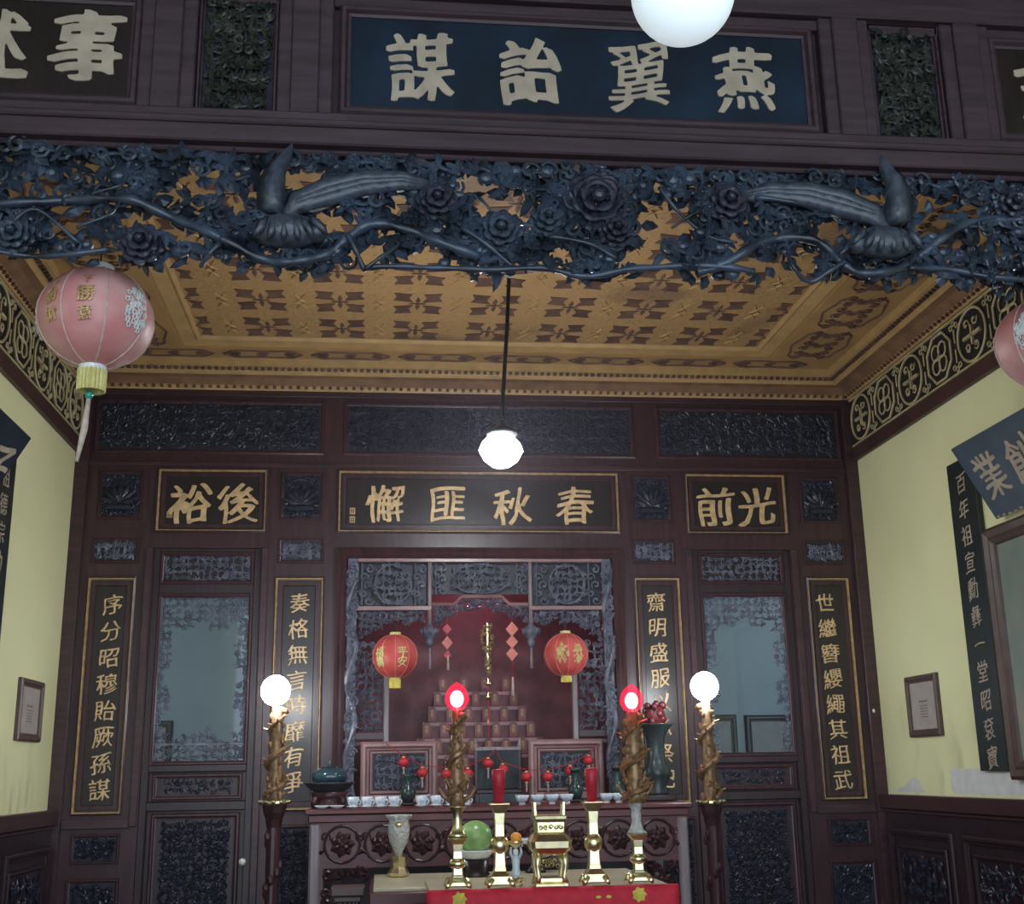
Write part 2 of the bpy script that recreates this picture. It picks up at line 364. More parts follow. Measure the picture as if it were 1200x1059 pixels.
    def build(s, name, mat, parent=None, smooth=False, bevel=0.0, base=None):
        me = bpy.data.meshes.new(name)
        vs = s.v
        org = Vector((0, 0, 0))
        if parent is not None: org = Vector(parent.location) if parent.parent is None else Vector(parent.parent.location)+Vector(parent.location)
        elif base is not None: org = Vector(base)
        me.from_pydata([(x-org.x, y-org.y, z-org.z) for x, y, z in vs], [], s.f)
        mats = mat if isinstance(mat, (list, tuple)) else [mat]
        for q in mats: me.materials.append(q)
        bm = bmesh.new(); bm.from_mesh(me)
        bmesh.ops.recalc_face_normals(bm, faces=bm.faces[:]); bm.to_mesh(me); bm.free()
        if len(mats) > 1:
            for p, i in zip(me.polygons, s.mi): p.material_index = i
        if smooth:
            for p in me.polygons: p.use_smooth = True
        o = bpy.data.objects.new(name, me); COL.objects.link(o)
        if parent is not None: o.parent = parent
        elif base is not None: o.location = org
        if bevel:
            b = o.modifiers.new('edge', 'BEVEL'); b.width = bevel; b.segments = 1; b.limit_method = 'ANGLE'; b.angle_limit = radians(50)
        return o

def tag(o, label=None, cat=None, group=None, kind=None):
    if label: o['label'] = label
    if cat: o['category'] = cat
    if group: o['group'] = group
    if kind: o['kind'] = kind
    return o
def thing(name, label, cat, loc, group=None):
    o = bpy.data.objects.new(name, None); o.empty_display_size = 0.05; COL.objects.link(o); o.location = loc
    return tag(o, label, cat, group)
def copy_tree(o, loc, label):
    c = o.copy(); COL.objects.link(c); c.location = loc; c['label'] = label
    for ch in list(o.children):
        d = ch.copy(); COL.objects.link(d); d.parent = c
        for g in list(ch.children):
            e = g.copy(); COL.objects.link(e); e.parent = d
    return c
ORD = ['first', 'second', 'third', 'fourth', 'fifth', 'sixth', 'seventh', 'eighth', 'ninth', 'tenth', 'eleventh', 'twelfth', 'thirteenth', 'fourteenth', 'fifteenth', 'sixteenth']

# brush-like characters: the glyph outline thickened, tilted upward to the right and unevenly swelled
_G = {}
def glyph(ch, bold, fine=0.016):
    """the glyph swept by a slanted flat nib, melted together and softened like a brush stroke"""
    if (ch, bold) in _G: return _G[ch, bold]
    c = bpy.data.curves.new('glyph', 'FONT'); c.body = ch; c.resolution_u = 3; c.extrude = 0.045
    o = bpy.data.objects.new('glyph', c); COL.objects.link(o)
    dg = bpy.context.evaluated_depsgraph_get()
    me = bpy.data.meshes.new_from_object(o.evaluated_get(dg))
    bpy.data.objects.remove(o); bpy.data.curves.remove(c)
    bm = bmesh.new(); bm.from_mesh(me); bpy.data.meshes.remove(me)
    bmesh.ops.remove_doubles(bm, verts=bm.verts[:], dist=1e-5)
    for _ in range(2):
        es = [e for e in bm.edges if e.calc_length() > 0.16]
        if es: bmesh.ops.subdivide_edges(bm, edges=es, cuts=1)
    r = random.Random(ord(ch)); p1, p2, p3, p4 = (r.uniform(0, 6.28) for _ in range(4))
    bm.verts.index_update()
    base = [v.co.copy() for v in bm.verts]; bf = [tuple(q.index for q in f.verts) for f in bm.faces]; bm.free()
    vs = []; fs = []
    for t in ((-1, -0.5, 0, 0.5, 1) if bold > 0 else (0,)):
        k = len(vs)
        for v in base:
            x, y, z = v.x-0.5+t*bold, v.y-0.38-t*bold*0.45, v.z
            vs.append((x+0.024*sin(7*y+p1)+0.012*sin(13*x+p2)+0.06*y*x, y+0.12*x+0.024*sin(6*x+p3)+0.012*sin(14*y+p4)-0.10*x*x, z))
        fs += [tuple(k+i for i in f) for f in bf]
    me = bpy.data.meshes.new('glyph'); me.from_pydata(vs, [], fs)
    o = bpy.data.objects.new('glyph', me); COL.objects.link(o)
    rm = o.modifiers.new('melt', 'REMESH'); rm.mode = 'VOXEL'; rm.voxel_size = fine
    sm = o.modifiers.new('soften', 'SMOOTH'); sm.factor = 0.5; sm.iterations = 3
    m2 = bpy.data.meshes.new_from_object(o.evaluated_get(bpy.context.evaluated_depsgraph_get()))
    out = ([(v.co.x, v.co.y, v.co.z+0.03) for v in m2.vertices], [tuple(p.vertices) for p in m2.polygons])
    bpy.data.objects.remove(o); bpy.data.meshes.remove(me); bpy.data.meshes.remove(m2)
    _G[ch, bold] = out; return out
def character(ch, T, u, v, n, size, mat, parent, bold=0.02, wide=1.0, deep=0.35, rot=0.0):
    if bold > 0.018: bold = {'翼': 0.013, '謀': 0.031, '燕': 0.030, '懈': 0.008, '業': 0.016, '裕': 0.020}.get(ch, bold)
    vs, fs = glyph(ch, bold, 0.0105 if size > 0.2 else 0.016); mb = MB(T); cr, sr = cos(rot), sin(rot)
    mb.add([(u+(x*wide*cr-y*sr)*size, v+(x*wide*sr+y*cr)*size, n+z*size*deep) for x, y, z in vs], fs)
    return mb.build('character', mat, parent, smooth=True)

# ================================================================== THE ROOM
HW, ZC, YF = 2.75, 4.10, -4.5        # half width, cornice foot, front beam
FRONT = -9.6
tag(MB().box(-4, 4, FRONT-1.5, 3.2, -0.1, 0.0).build('floor', M['floor']), kind='structure')

# back wall of wooden panelling with openings for two doors and the shrine
b = MB()
b.box(-HW, HW, 0, 0.12, 2.99, 4.45)
for x0, x1 in ((-HW, -2.20), (-1.49, -0.965), (0.965, 1.49), (2.20, HW)): b.box(x0, x1, 0, 0.12, 0, 2.99)
b.box(-0.965, 0.965, 0, 0.12, 0, 1.15)
wb = tag(b.build('wall_back', M['wood']), kind='structure')
b = MB(TB())                        # corner posts and rails standing proud
for s in (-1, 1):
    b.box(*sorted((s*2.75, s*2.665)), 0.0, 4.1, 0, 0.045)
    b.box(*sorted((s*2.25, s*2.205)), 1.2, 2.99, 0, 0.03)
    b.box(*sorted((s*1.485, s*1.44)), 0, 2.99, 0, 0.03)
b.box(-2.665, 2.665, 3.555, 3.585, 0, 0.02)
b.box(-2.665, 2.665, 4.06, 4.10, 0, 0.03)
b.box(-2.665, -2.25, 1.19, 1.25, 0, 0.03); b.box(2.25, 2.665, 1.19, 1.25, 0, 0.03)
b.build('rail', M['woodh'], wb, bevel=0.004)

# side walls: plaster, wainscot, picture rail and fret frieze
for s, nm, T in ((-1, 'left', TL()), (1, 'right', TR())):
    w = MB().box(*sorted((s*HW, s*(HW+0.2))), FRONT, 0.12, 0, 4.75).build('wall_'+nm, M['plaster'])
    tag(w, kind='structure')
    if s > 0:
        pb = MB(T)                     # unpainted plaster patches above the wainscot
        pb.prism([(1.02, 1.325), (0.985, 1.37), (1.0, 1.43), (0.98, 1.46), (1.06, 1.475), (1.2, 1.468), (1.3, 1.475), (1.5, 1.46), (1.8, 1.462), (2.3, 1.45), (2.3, 1.325)], 0.0, 0.003)
        pb.prism([(0.20, 1.325), (0.21, 1.35), (0.30, 1.36), (0.42, 1.41), (0.50, 1.42), (0.55, 1.40), (0.56, 1.36), (0.62, 1.325)], 0.0, 0.002)
        pb.build('lime_patch', M['lime'], w)
    # wainscot
    wt = MB(T); wt.box(0.05, 9.3, 0, 1.22, 0, 0.04)
    u = 0.12
    while u < 6.0:
        wt.frame(u, u+0.92, 0.35, 1.10, 0.05, 0.03, 0.04); wt.frame(u+0.10, u+0.82, 0.45, 1.0, 0.03, 0.02, 0.04)
        u += 1.06
    trim = wt.build('trim_%d' % (1 if s < 0 else 2), M['dimwood'], bevel=0.003); tag(trim, kind='structure')
    cp = MB(T); cp.box(0.045, 9.3, 1.22, 1.31, 0, 0.075); cp.box(0.045, 9.3, 1.195, 1.22, 0, 0.055)
    cp.build('wainscot_cap', M['woodh'], trim, bevel=0.006)
    rng = random.Random(5+s); cv = MB(T); u = 0.12
    while u < 3.3:
        cv.foliage(u+0.15, u+0.77, 0.5, 0.95, rng, 0.09, 0.045, 0.01); u += 1.06
    cv.build('relief_carving', M['black'], trim)
    # picture rail + fret frieze
    fr = MB(T); fr.box(0.05, 4.45, 3.73, 4.10, 0, 0.02); fo = fr.build('frieze_board', M['blackfrieze'])
    tag(fo, 'black fret frieze of straw roundels along the top of the %s yellow wall' % nm, 'frieze', 'fret friezes on the side walls', 'thing')
    rl = MB(T); rl.box(0.05, 4.45, 3.635, 3.73, 0, 0.035); rl.build('rail', M['friezebrown'], fo, bevel=0.004)
    ft = MB(T)
    for v in (3.742, 4.085): ft.box(0.05, 4.45, v-0.006, v+0.006, 0.02, 0.032)
    k = 0; u = 0.24; vc = 3.913
    while u < 4.4:
        N = 24 if k % 2 == 0 else 8; ph = pi/8 if N == 8 else 0
        for rr, th in ((0.158, 0.009),):
            pts = [(u+rr*1.06*cos(ph+2*pi*i/N), vc+rr*sin(ph+2*pi*i/N), 0.03) for i in range(N+1)]
            ft.tube(pts, th, 5)
        if k % 2 == 0:                  # round medallion with a stylised long-life sign
            ft.box(u-0.105, u+0.105, vc-0.009, vc+0.009, 0.02, 0.035); ft.box(u-0.009, u+0.009, vc-0.06, vc+0.06, 0.02, 0.035)
            for a in (-1, 1):
                for c in (-1, 1):
                    ft.scroll(u+a*0.05, vc+c*0.075, 0.03, 0.033, pi/2*(1-c)+0.4*a, 1.0, a*c, 0.008)
        else:                           # eight-sided medallion of interlaced loops
            for a in range(4):
                q = pi/4+a*pi/2
                pts = [(u+0.062*cos(q)+0.05*cos(t*pi/5), vc+0.062*sin(q)+0.05*sin(t*pi/5), 0.03) for t in range(11)]
                ft.tube(pts, 0.0065, 5)
            ft.ell((u, vc, 0.03), 0.022, 0.022, 0.012, 8, 4)
        for c in (-1, 1):               # trefoils between the medallions
            uu = u+0.21
            for d in (-0.035, 0, 0.035):
                ft.tube([(uu+d+0.018*cos(t*pi/3), vc+c*(0.125+(0.018 if d == 0 else 0))+0.016*sin(t*pi/3), 0.028) for t in range(7)], 0.0045, 4)
            ft.tube([(uu, vc+c*0.02, 0.028), (uu, vc+c*0.105, 0.028)], 0.006, 4)
        u += 0.42; k += 1
    ft.build('fretwork', M['friezeline'], fo)

# stamped ochre ceiling, its border bands and cornice
cl = tag(MB().box(-HW-0.2, HW+0.2, YF+0.02, 0.12, 4.30, 4.40).build('ceiling', M['ceil']), kind='structure')
tag(MB().box(-HW-0.2, HW+0.2, FRONT, YF+0.02, 4.75, 4.85).build('ceiling_porch', M['beamwood']), kind='structure')
BX0, BX1, BY0, BY1 = -HW, HW, YF+0.25, 0.0
def ring(prof):
    """profile (distance from wall, z) swept round back and side walls (three sides and the beam)"""
    mb = MB(); k = len(prof); vs = []
    for d, z in prof: vs += [(BX0+d, BY0+d, z), (BX1-d, BY0+d, z), (BX1-d, BY1-d, z), (BX0+d, BY1-d, z)]
    fs = [(a*4+j, a*4+(j+1) % 4, ((a+1) % k)*4+(j+1) % 4, ((a+1) % k)*4+j) for a in range(k) for j in range(4)]
    mb.add(vs, fs); return mb
ring([(0, 4.10), (0.035, 4.10), (0.045, 4.125), (0.06, 4.13), (0.06, 4.30), (0, 4.30)]).build('cornice', M['ochregilt'], cl)
ring([(0.06, 4.13), (0.115, 4.165), (0.165, 4.175), (0.17, 4.30), (0.06, 4.30)]).build('cornice_band', M['ochreband'], cl)
ring([(0.165, 4.172), (0.185, 4.185), (0.19, 4.205), (0.245, 4.213), (0.25, 4.30), (0.165, 4.30)]).build('cornice_moulding', M['ochregilt'], cl)
bd = MB()                               # bead rows
def beads(d, z, step, r):
    L_ = BX0+d
    n = int((2*(-L_))/step)
    for i in range(n+1):
        x = L_+i*step; bd.box(x-r, x+r, -d-r, -d+r, z-r, z+r)
    n = int((BY1-d-(BY0+d))/step)
    for s in (-1, 1):
        for i in range(n):
            y = -d-i*step; bd.box(s*(HW-d)-r, s*(HW-d)+r, y-r, y+r, z-r, z+r)
beads(0.048, 4.122, 0.055, 0.011); beads(0.21, 4.203, 0.045, 0.012); bd.build('bead_row', M['ochredark'], cl)
# border with cartouches: back strip narrow, side strips wide
gb = MB(); gb.box(-2.5, 2.5, -0.44, -0.245, 4.262, 4.30)
for s in (-1, 1): gb.box(*sorted((s*2.5, s*2.02)), YF+0.3, -0.44, 4.262, 4.30)
gb.build('border_band', M['ochre'], cl)
pt = MB(lambda u, v, n: (u, v, 4.262-n))
def lobed(u0, u1, v0, v1, rot=False):
    """outlined lobed cartouche with inner leaf ornament"""
    um, vm, hu, hv = (u0+u1)/2, (v0+v1)/2, (u1-u0)/2, (v1-v0)/2
    P = []
    for i in range(24):
        a = 2*pi*i/24; r = 1+0.10*cos(6*a); P.append((um+hu*r*0.92*max(-.95, min(.95, 1.15*cos(a))), vm+hv*0.9*r*max(-.85, min(.85, 1.15*sin(a))), 0.003))
    pt.tube(P+[P[0]], 0.008, 4)
    for k in range(6 if max(hu, hv) > 0.2 else 3):
        f = (k+0.5)/(6 if max(hu, hv) > 0.2 else 3)
        if hu > hv: pt.leaf(u0+2*hu*f, vm, 0.002, 0.3+pi*(k % 2), hu*0.34, hv*0.9, 0.006, 0.3)
        else:
            for a in (-1, 1):
                pt.scroll(um+a*hu*0.45, v0+2*hv*f, 0.002, hv*0.13, a*k, 1.2, a if k % 2 else -a, 0.008)
                pt.leaf(um+a*hu*0.1, v0+2*hv*f, 0.002, pi/2-a*0.9+pi*(k % 2), hv*0.36, hv*0.2, 0.006, 0.3*a)
for i in range(8): lobed(-2.36+i*0.59, -2.36+i*0.59+0.55, -0.425, -0.265)
for s in (-1, 1):
    for i in range(6):
        y1 = -0.46-i*0.6; lobed(*sorted((s*2.46, s*2.06)), y1-0.56, y1)
pt.build('border_cartouche', M['ochredark'], cl)
fb = MB(lambda u, v, n: (u, v, 4.30-n))
fb.mould(-2.02, 2.02, YF+0.32, -0.43, [(0, 0), (0, 0.02), (0.02, 0.025), (0.10, 0.012), (0.12, 0.02), (0.14, 0)])
fb.build('field_moulding', M['ochregilt'], cl)
fl = MB(lambda u, v, n: (u, v, 4.30-n))  # stencilled four-winged flowers
rr = random.Random(3)
for i in range(-4, 5):
    for j in range(8):
        u, v = i*0.475, -0.76-0.462*j
        h = 0.13 if abs(i) < 4 else 0.10
        for a in (-1, 1):
            for c in (-1, 1):
                fl.prism([(u+a*0.03, v+c*0.025), (u+a*h*1.15, v+c*0.05), (u+a*h*0.98, v+c*0.10), (u+a*h*1.12, v+c*0.165), (u+a*0.035, v+c*0.15), (u+a*0.055, v+c*0.085)], 0.0, 0.004)
            fl.leaf(u, v, 0, pi/2*(1-a), 0.06, 0.03, 0.006); fl.leaf(u, v, 0, pi/2*a, 0.11, 0.03, 0.006)
        fl.ell((u, v, 0.002), 0.018, 0.018, 0.008, 8, 4)
fl.build('stencil_flower', M['ochredark'], cl)
tb = MB(lambda u, v, n: (u, v, 4.30-n))  # small raised trellis marks between the flowers
for i in range(-4, 4):
    for j in range(8):
        u, v = (i+0.5)*0.475, -0.76-0.462*j
        for a in (-1, 1): tb.tube([(u-0.03*a, v-0.11, 0.002), (u+0.0*a, v-0.04, 0.006), (u-0.03*a, v, 0.006), (u, v+0.04, 0.006), (u-0.03*a, v+0.11, 0.002)], 0.006, 4)
tb.build('raised_trellis', M['ochregilt'], cl)

# ================================================================== FRONT BEAM
T = TB(YF)
bm_ = MB(T); bm_.box(-3.0, 3.0, 3.50, 4.80, -0.10, 0.0)
bm_.box(-3.0, 3.0, 3.505, 3.625, 0.0, 0.07); bm_.box(-3.0, 3.0, 3.49, 3.52, 0.0, 0.03)
bm_.box(-3.0, 3.0, 3.565, 3.59, 0.07, 0.085)
bm_.box(-3.0, 3.0, 4.10, 4.26, 0.0, 0.06); bm_.box(-3.0, 3.0, 4.06, 4.10, 0.0, 0.03)
bo = bm_.build('beam', M['beamwood'], bevel=0.006); tag(bo, kind='structure')
st = MB(T)
for s in (-1, 1):
    for x0, x1 in ((0.86, 1.045), (1.315, 1.50)):
        xa, xb = sorted((s*x0, s*x1)); st.box(xa, xb, 3.62, 4.10, 0.0, 0.045)
        st.box(xa+0.045, xb-0.045, 3.62, 4.10, 0.045, 0.06)
st.build('post', M['beamwood'], bo, bevel=0.005)

def sign(name, label, T, u0, u1, v0, v1, chars, size, board, frame, cm, base, bold, fw=0.03, fh=0.03, group=None, n0=0.0, wide=1.0, cat='signboard'):
    o = thing(name, label, cat, base, group)
    MB(T).box(u0, u1, v0, v1, n0, n0+0.012).build('board', board, o)
    if frame: MB(T).frame(u0-fw*0.3, u1+fw*0.3, v0-fw*0.3, v1+fw*0.3, fw, fh, n0).build('frame', frame, o)
    for ch, u, v, *k in chars:
        character(ch, T, u, v, n0+0.010, k[0] if k else size, cm, o, bold, wide)
    return o
def chars_px(lst, Y):
    out = []
    for ch, px, py, h in lst:
        p = at(px, py, Y); out.append((ch, p.x, p.z, h*mper(Y, p.z)*1.06))
    return out
sign('signboard', 'wide blue-black signboard on the front beam with four pale gold characters', T, -0.83, 0.83, 3.655, 4.055,
     chars_px([('謀', 492, 80, 88), ('詒', 620, 85, 84), ('翼', 749, 90, 90), ('燕', 871, 96, 84)], YF), 0.28, M['blueboard'], M['beamwood'], M['palechar'], (0, YF, 3.655), 0.043, 0.04, 0.035, 'signboards on the front beam', wide=0.84)
sign('signboard', 'dark signboard on the front beam left of the wide blue-black one, two pale characters', T, -2.25, -1.51, 3.655, 4.055,
     chars_px([('述', -8, 55, 88), ('事', 103, 56, 90)], YF), 0.28, M['board'], M['beamwood'], M['palechar'], (-1.88, YF, 3.655), 0.040, 0.04, 0.035, 'signboards on the front beam', wide=0.86)
sign('signboard', 'dark signboard at the far right of the front beam, cut by the picture edge', T, 1.51, 2.25, 3.655, 4.055,
     chars_px([('志', 1224, 105, 88)], YF), 0.28, M['board'], M['beamwood'], M['palechar'], (1.88, YF, 3.655), 0.030, 0.04, 0.035, 'signboards on the front beam', wide=0.86)

def carved_panel(label, T, u0, u1, v0, v1, seed, cell, mat, bg, fmat=None, fw=0.02, fh=0.02, depth=0.02, group=None, base=None, th=0.006, pic=None, name='carved_relief'):
    o = thing(name, label, 'carved panel', base if base else T((u0+u1)/2, v0, 0), group)
    MB(T).box(u0, u1, v0, v1, 0.0, 0.006).build('ground', bg, o)
    if fmat: MB(T).frame(u0-fw*0.5, u1+fw*0.5, v0-fw*0.5, v1+fw*0.5, fw, fh).build('frame', fmat, o)
    mb = MB(T); mg = cell*0.12+(fw*0.5 if fmat else 0)
    mb.foliage(u0+mg, u1-mg, v0+mg, v1-mg, random.Random(seed), cell, 0.008, depth, None, th, (0.28, 0.85)); mb.foliage(u0+mg, u1-mg, v0+mg, v1-mg, random.Random(seed+1), cell*0.8, 0.006, depth*0.5, None, th*0.7, (0.1, 0.95))
    if pic == 'vase':
        um = (u0+u1)/2; h = v1-v0
        mb.add([], [])
        mb.prism([(um-0.09, v0+h*.16), (um+0.09, v0+h*.16), (um+0.075, v0+h*.24), (um-0.075, v0+h*.24)], 0.01, 0.045)
        for a in (-1, 1):
            mb.leaf(um+a*0.04, v0+h*.15, 0.03, -pi/2+a*0.5, 0.06, 0.03, 0.015)
            mb.scroll(um+a*0.10, v0+h*.35, 0.03, 0.035, 0, 1.2, a, 0.009)
        for k in range(7):
            a = pi/2+(k-3)*0.42; mb.leaf(um, v0+h*.3, 0.03, a, 0.14, 0.05, 0.02)
    mb.build('carving', mat, o)
    return o
for x, s in ((-1, 'left'), (1, 'right')):
    u0, u1 = sorted((x*1.055, x*1.305))
    carved_panel('upright painted foliage panel on the front beam, %s of the wide signboard' % s, T, u0, u1, 3.635, 4.09, 11+x, 0.046, M['greencarve'], M['panelbg'], M['beamwood'], 0.02, 0.03, 0.03, 'upright carved panels on the front beam', None, 0.008)

# openwork valance under the beam
def Pv(px, py, d=0.0):
    p = at(px, py, YF-d); return (p.x, p.z, d)
HOLES = [(207,222,15,17),(240,224,16,10),(280,232,19,14),(204,268,15,12),(163,256,20,15),(243,286,14,9),(98,200,18,8),(55,215,30,13),(78,258,20,20),
         (395,262,20,18),(430,302,13,17),(458,306,14,11),(500,298,18,11),(568,230,18,14),(590,252,22,10),(366,208,14,6),(465,240,18,9),(452,260,13,9),(612,243,22,10),
         (770,248,24,16),(802,252,14,13),(782,276,26,11),(750,302,26,10),(880,252,10,10),(867,281,16,8),(868,308,24,12),(943,312,14,17),(912,320,13,9),(967,272,18,17),
         (1010,230,28,8),(1108,242,16,13),(1142,253,14,13),(1084,266,16,12),(1110,283,16,9),(1160,290,14,9),(20,225,14,10),(330,206,10,6),(650,298,18,8),(1085,240,9,10),(545,214,14,7), (120,280,14,10)]
HOLES = [(*Pv(a, b)[:2], c*mper(YF, 3.3), d*mper(YF, 3.3)) for a, b, c, d in HOLES]
BOT = [(-120,300),(0,298),(60,301),(100,305),(140,309),(165,317),(190,311),(230,304),(250,314),(290,309),(330,317),(355,324),(400,313),(425,324),(470,317),(530,319),(580,326),(610,319),(660,324),(690,333),(740,324),(800,321),(840,329),(900,329),(950,334),(985,324),(1020,336),(1060,329),(1090,324),(1120,336),(1160,339),(1200,343),(1320,350)]
BOT = [Pv(a, b)[:2] for a, b in BOT]
def vbot(u):
    for (a, c), (e, g) in zip(BOT, BOT[1:]):
        if a <= u <= e: return c+(g-c)*(u-a)/(e-a)
    return 3.1
def inside(u, v):
    if v < vbot(u)+0.022: return False
    return all(((u-a)/(c+0.012))**2+((v-b_)/(d+0.012))**2 > 1 for a, b_, c, d in HOLES)
va = thing('carved_valance', 'blue-black openwork valance of branches, peonies and birds hanging under the front beam', 'carved valance', (0, YF, 3.1))
rng = random.Random(77)
mb = MB(T)
mb.foliage(-2.35, 2.3, 3.08, 3.50, rng, 0.058, -0.035, 0.035, inside, 0.010, (0.2, 0.9))
mb.foliage(-2.35, 2.3, 3.08, 3.50, rng, 0.066, 0.012, 0.03, inside, 0.009, (0.3, 0.85))
for _ in range(2300):
    u, v = rng.uniform(-2.35, 2.3), rng.uniform(3.06, 3.50)
    if inside(u, v): mb.leaf(u, v, rng.uniform(-0.06, 0.015), rng.uniform(0, 6.28), rng.uniform(.045, .085), rng.uniform(.026, .046), 0.018, rng.uniform(-.3, .3))
for _ in range(420):
    u, v = rng.uniform(-2.35, 2.3), rng.uniform(3.06, 3.50)
    if inside(u, v): mb.scroll(u, v, rng.uniform(-0.01, 0.03), rng.uniform(.018, .034), rng.uniform(0, 6.28), 1.2, rng.choice((-1, 1)), 0.008)
for _ in range(380):
    u, v = rng.uniform(-2.35, 2.3), rng.uniform(3.06, 3.50)
    if inside(u, v): mb.ell((u, v, rng.uniform(-0.04, 0.02)), rng.uniform(.018, .036), rng.uniform(.016, .030), 0.022, 8, 5)
mb.build('foliage', M['teal'], va)
br = MB(T)
def branch(pts, r0, r1=None, d=0.03, wob=0.012):
    r1 = r1 or r0; P = [Pv(a, b) for a, b in pts]
    q = []                              # Catmull-Rom smoothing
    for i in range(len(P)-1):
        p0, p1, p2, p3 = P[max(i-1, 0)], P[i], P[i+1], P[min(i+2, len(P)-1)]
        for k in range(5):
            t = k/5
            q.append(tuple(0.5*((2*p1[c])+(-p0[c]+p2[c])*t+(2*p0[c]-5*p1[c]+4*p2[c]-p3[c])*t*t+(-p0[c]+3*p1[c]-3*p2[c]+p3[c])*t**3) for c in (0, 1)))
    q.append(P[-1][:2]); N = len(q)
    br.tube([(u, v, d+wob*sin(i*0.5)) for i, (u, v) in enumerate(q)], [0.86*(r0+(r1-r0)*i/(N-1))*(1+0.22*sin(i*1.7)) for i in range(N)], 8)
branch([(-60,250),(40,243),(80,238),(150,240),(190,253),(230,270),(270,290),(310,307),(345,313),(380,303),(410,282),(440,268),(480,273),(520,292),(560,305)], 0.018, 0.022)
branch([(-60,296),(0,300),(40,303),(90,304),(130,296)], 0.010, 0.012)
branch([(260,290),(245,306),(235,316)], 0.012, 0.007); branch([(408,282),(418,302),(428,322)], 0.012, 0.009, 0.04); branch([(428,322),(450,306),(470,288)], 0.009, 0.007, 0.04)
branch([(430,318),(480,318),(530,317),(580,322),(640,318),(690,328),(740,320),(800,314),(840,318),(880,322)], 0.012, 0.014)
branch([(1270,255),(1200,262),(1140,262),(1105,280),(1075,303),(1045,320),(1010,326),(985,312),(955,290),(920,282),(890,288),(850,312),(815,322)], 0.018, 0.020)
branch([(1215,335),(1160,330),(1110,318),(1060,320)], 0.014, 0.012); branch([(985,312),(965,325),(945,334),(925,322),(918,300)], 0.010, 0.009, 0.04)
branch([(640,285),(690,295),(720,308)], 0.010, 0.006, 0.05); branch([(770,225),(790,252),(830,280),(860,290)], 0.008, 0.006, 0.03); branch([(820,250),(800,262),(785,270)], 0.007, 0.005, 0.03)
branch([(540,275),(575,300),(600,318)], 0.009, 0.007, 0.05); branch([(560,240),(575,258)], 0.007, 0.005, 0.05); branch([(110,235),(145,225),(150,205)], 0.008, 0.005, 0.04); branch([(95,275),(130,262),(145,240)], 0.007, 0.005, 0.05)
branch([(20,270),(50,255),(95,290)], 0.007, 0.006, 0.05); branch([(880,238),(930,246),(960,252)], 0.012, 0.008, 0.04)
br.build('branch', M['teal'], va, smooth=True)
for px, py, r, mt in ((168,290,24,'violet'),(512,240,24,'violet'),(697,240,40,'violet'),(850,242,27,'violet'),(1180,245,22,'violet'),(585,275,26,'teal'),(20,280,22,'teal'),(640,262,20,'teal'),(720,275,20,'violet')):
    u, v, _ = Pv(px, py); R = r*mper(YF, 3.3); f = MB(T)
    for lay, (k, sc, h) in enumerate(((9, 0.78, 0.015), (7, 0.56, 0.035), (5, 0.32, 0.055))):
        for j in range(k):
            a = 2*pi*j/k+lay*0.35+px; q = R*sc; cu, cv = u+q*cos(a), v+q*sin(a)
            f.leaf(u+q*0.25*cos(a), v+q*0.25*sin(a), h-0.01, a, R*(sc+0.2), R*0.6*sc+0.01, 0.03)
            f.tube([(cu-R*0.28*sin(a)*t+R*0.12*(1-t*t)*cos(a), cv+R*0.28*cos(a)*t+R*0.12*(1-t*t)*sin(a), h+0.012) for t in (-1, -0.5, 0, 0.5, 1)], [0.004, 0.010, 0.013, 0.010, 0.004], 6)
    f.ell((u, v, 0.07), R*0.22, R*0.22, 0.025, 8, 5)
    f.build('peony', M[mt], va)
for s in (0, 1):                        # the two long-tailed birds
    X = (lambda x: x) if s == 0 else (lambda x: 1366-x)
    Yo = 0 if s == 0 else 13
    def q(x, y, d=0.0):
        p = Pv(X(x), y+Yo); return (p[0], p[1], d)
    f = MB(T)
    k = 14                              # raised sickle wing
    outer = [(345,183),(328,188),(315,200),(306,216),(302,234),(303,252)]; inner = [(345,183),(343,196),(336,214),(336,232),(338,250),(334,262)]
    vs = []; 
    for (a, c) in zip(outer, inner):
        o1 = q(*a); i1 = q(*c); mid = ((o1[0]+i1[0])/2, (o1[1]+i1[1])/2)
        vs += [(o1[0], o1[1], 0.05), (mid[0], mid[1], 0.09), (i1[0], i1[1], 0.055), (mid[0], mid[1], 0.02)]
    fs = []
    for i in range(5):
        for j in range(4): fs.append((i*4+j, i*4+(j+1) % 4, i*4+4+(j+1) % 4, i*4+4+j))
    fs.append((20, 21, 22, 23)); f.add(vs, fs)
    c = q(338, 280); f.ell((c[0], c[1], 0.06), 0.115, 0.058, 0.055, 20, 12)            # body
    c = q(372, 285); f.ell((c[0], c[1], 0.075), 0.035, 0.032, 0.035, 10, 6)          # head
    p = q(383, 288); p2 = q(392, 296); f.tube([(p[0], p[1], 0.08), (p2[0], p2[1], 0.08)], [0.012, 0.003], 5)
    for t in range(3):                  # long tail plumes
        f.tube([q(330, 268+3*t, 0.05), q(350, 250-4*t, 0.05), q(385, 240-7*t, 0.045), (q(425, 228-6*t, 0.04)), q(470, 222-4*t, 0.035), q(505, 225-3*t, 0.03)], [0.02, 0.03, 0.032, 0.03, 0.024, 0.008], 6)
    for t in range(6):                  # lower wing feathers
        p = q(318+9*t, 268); f.leaf(p[0], p[1], 0.10, (-pi/2-0.5+0.25*t) if s == 0 else (-pi/2+0.5-0.25*t), 0.10, 0.035, 0.02)
    f.build('carved_bird', M['phoenix'], va, smooth=True)

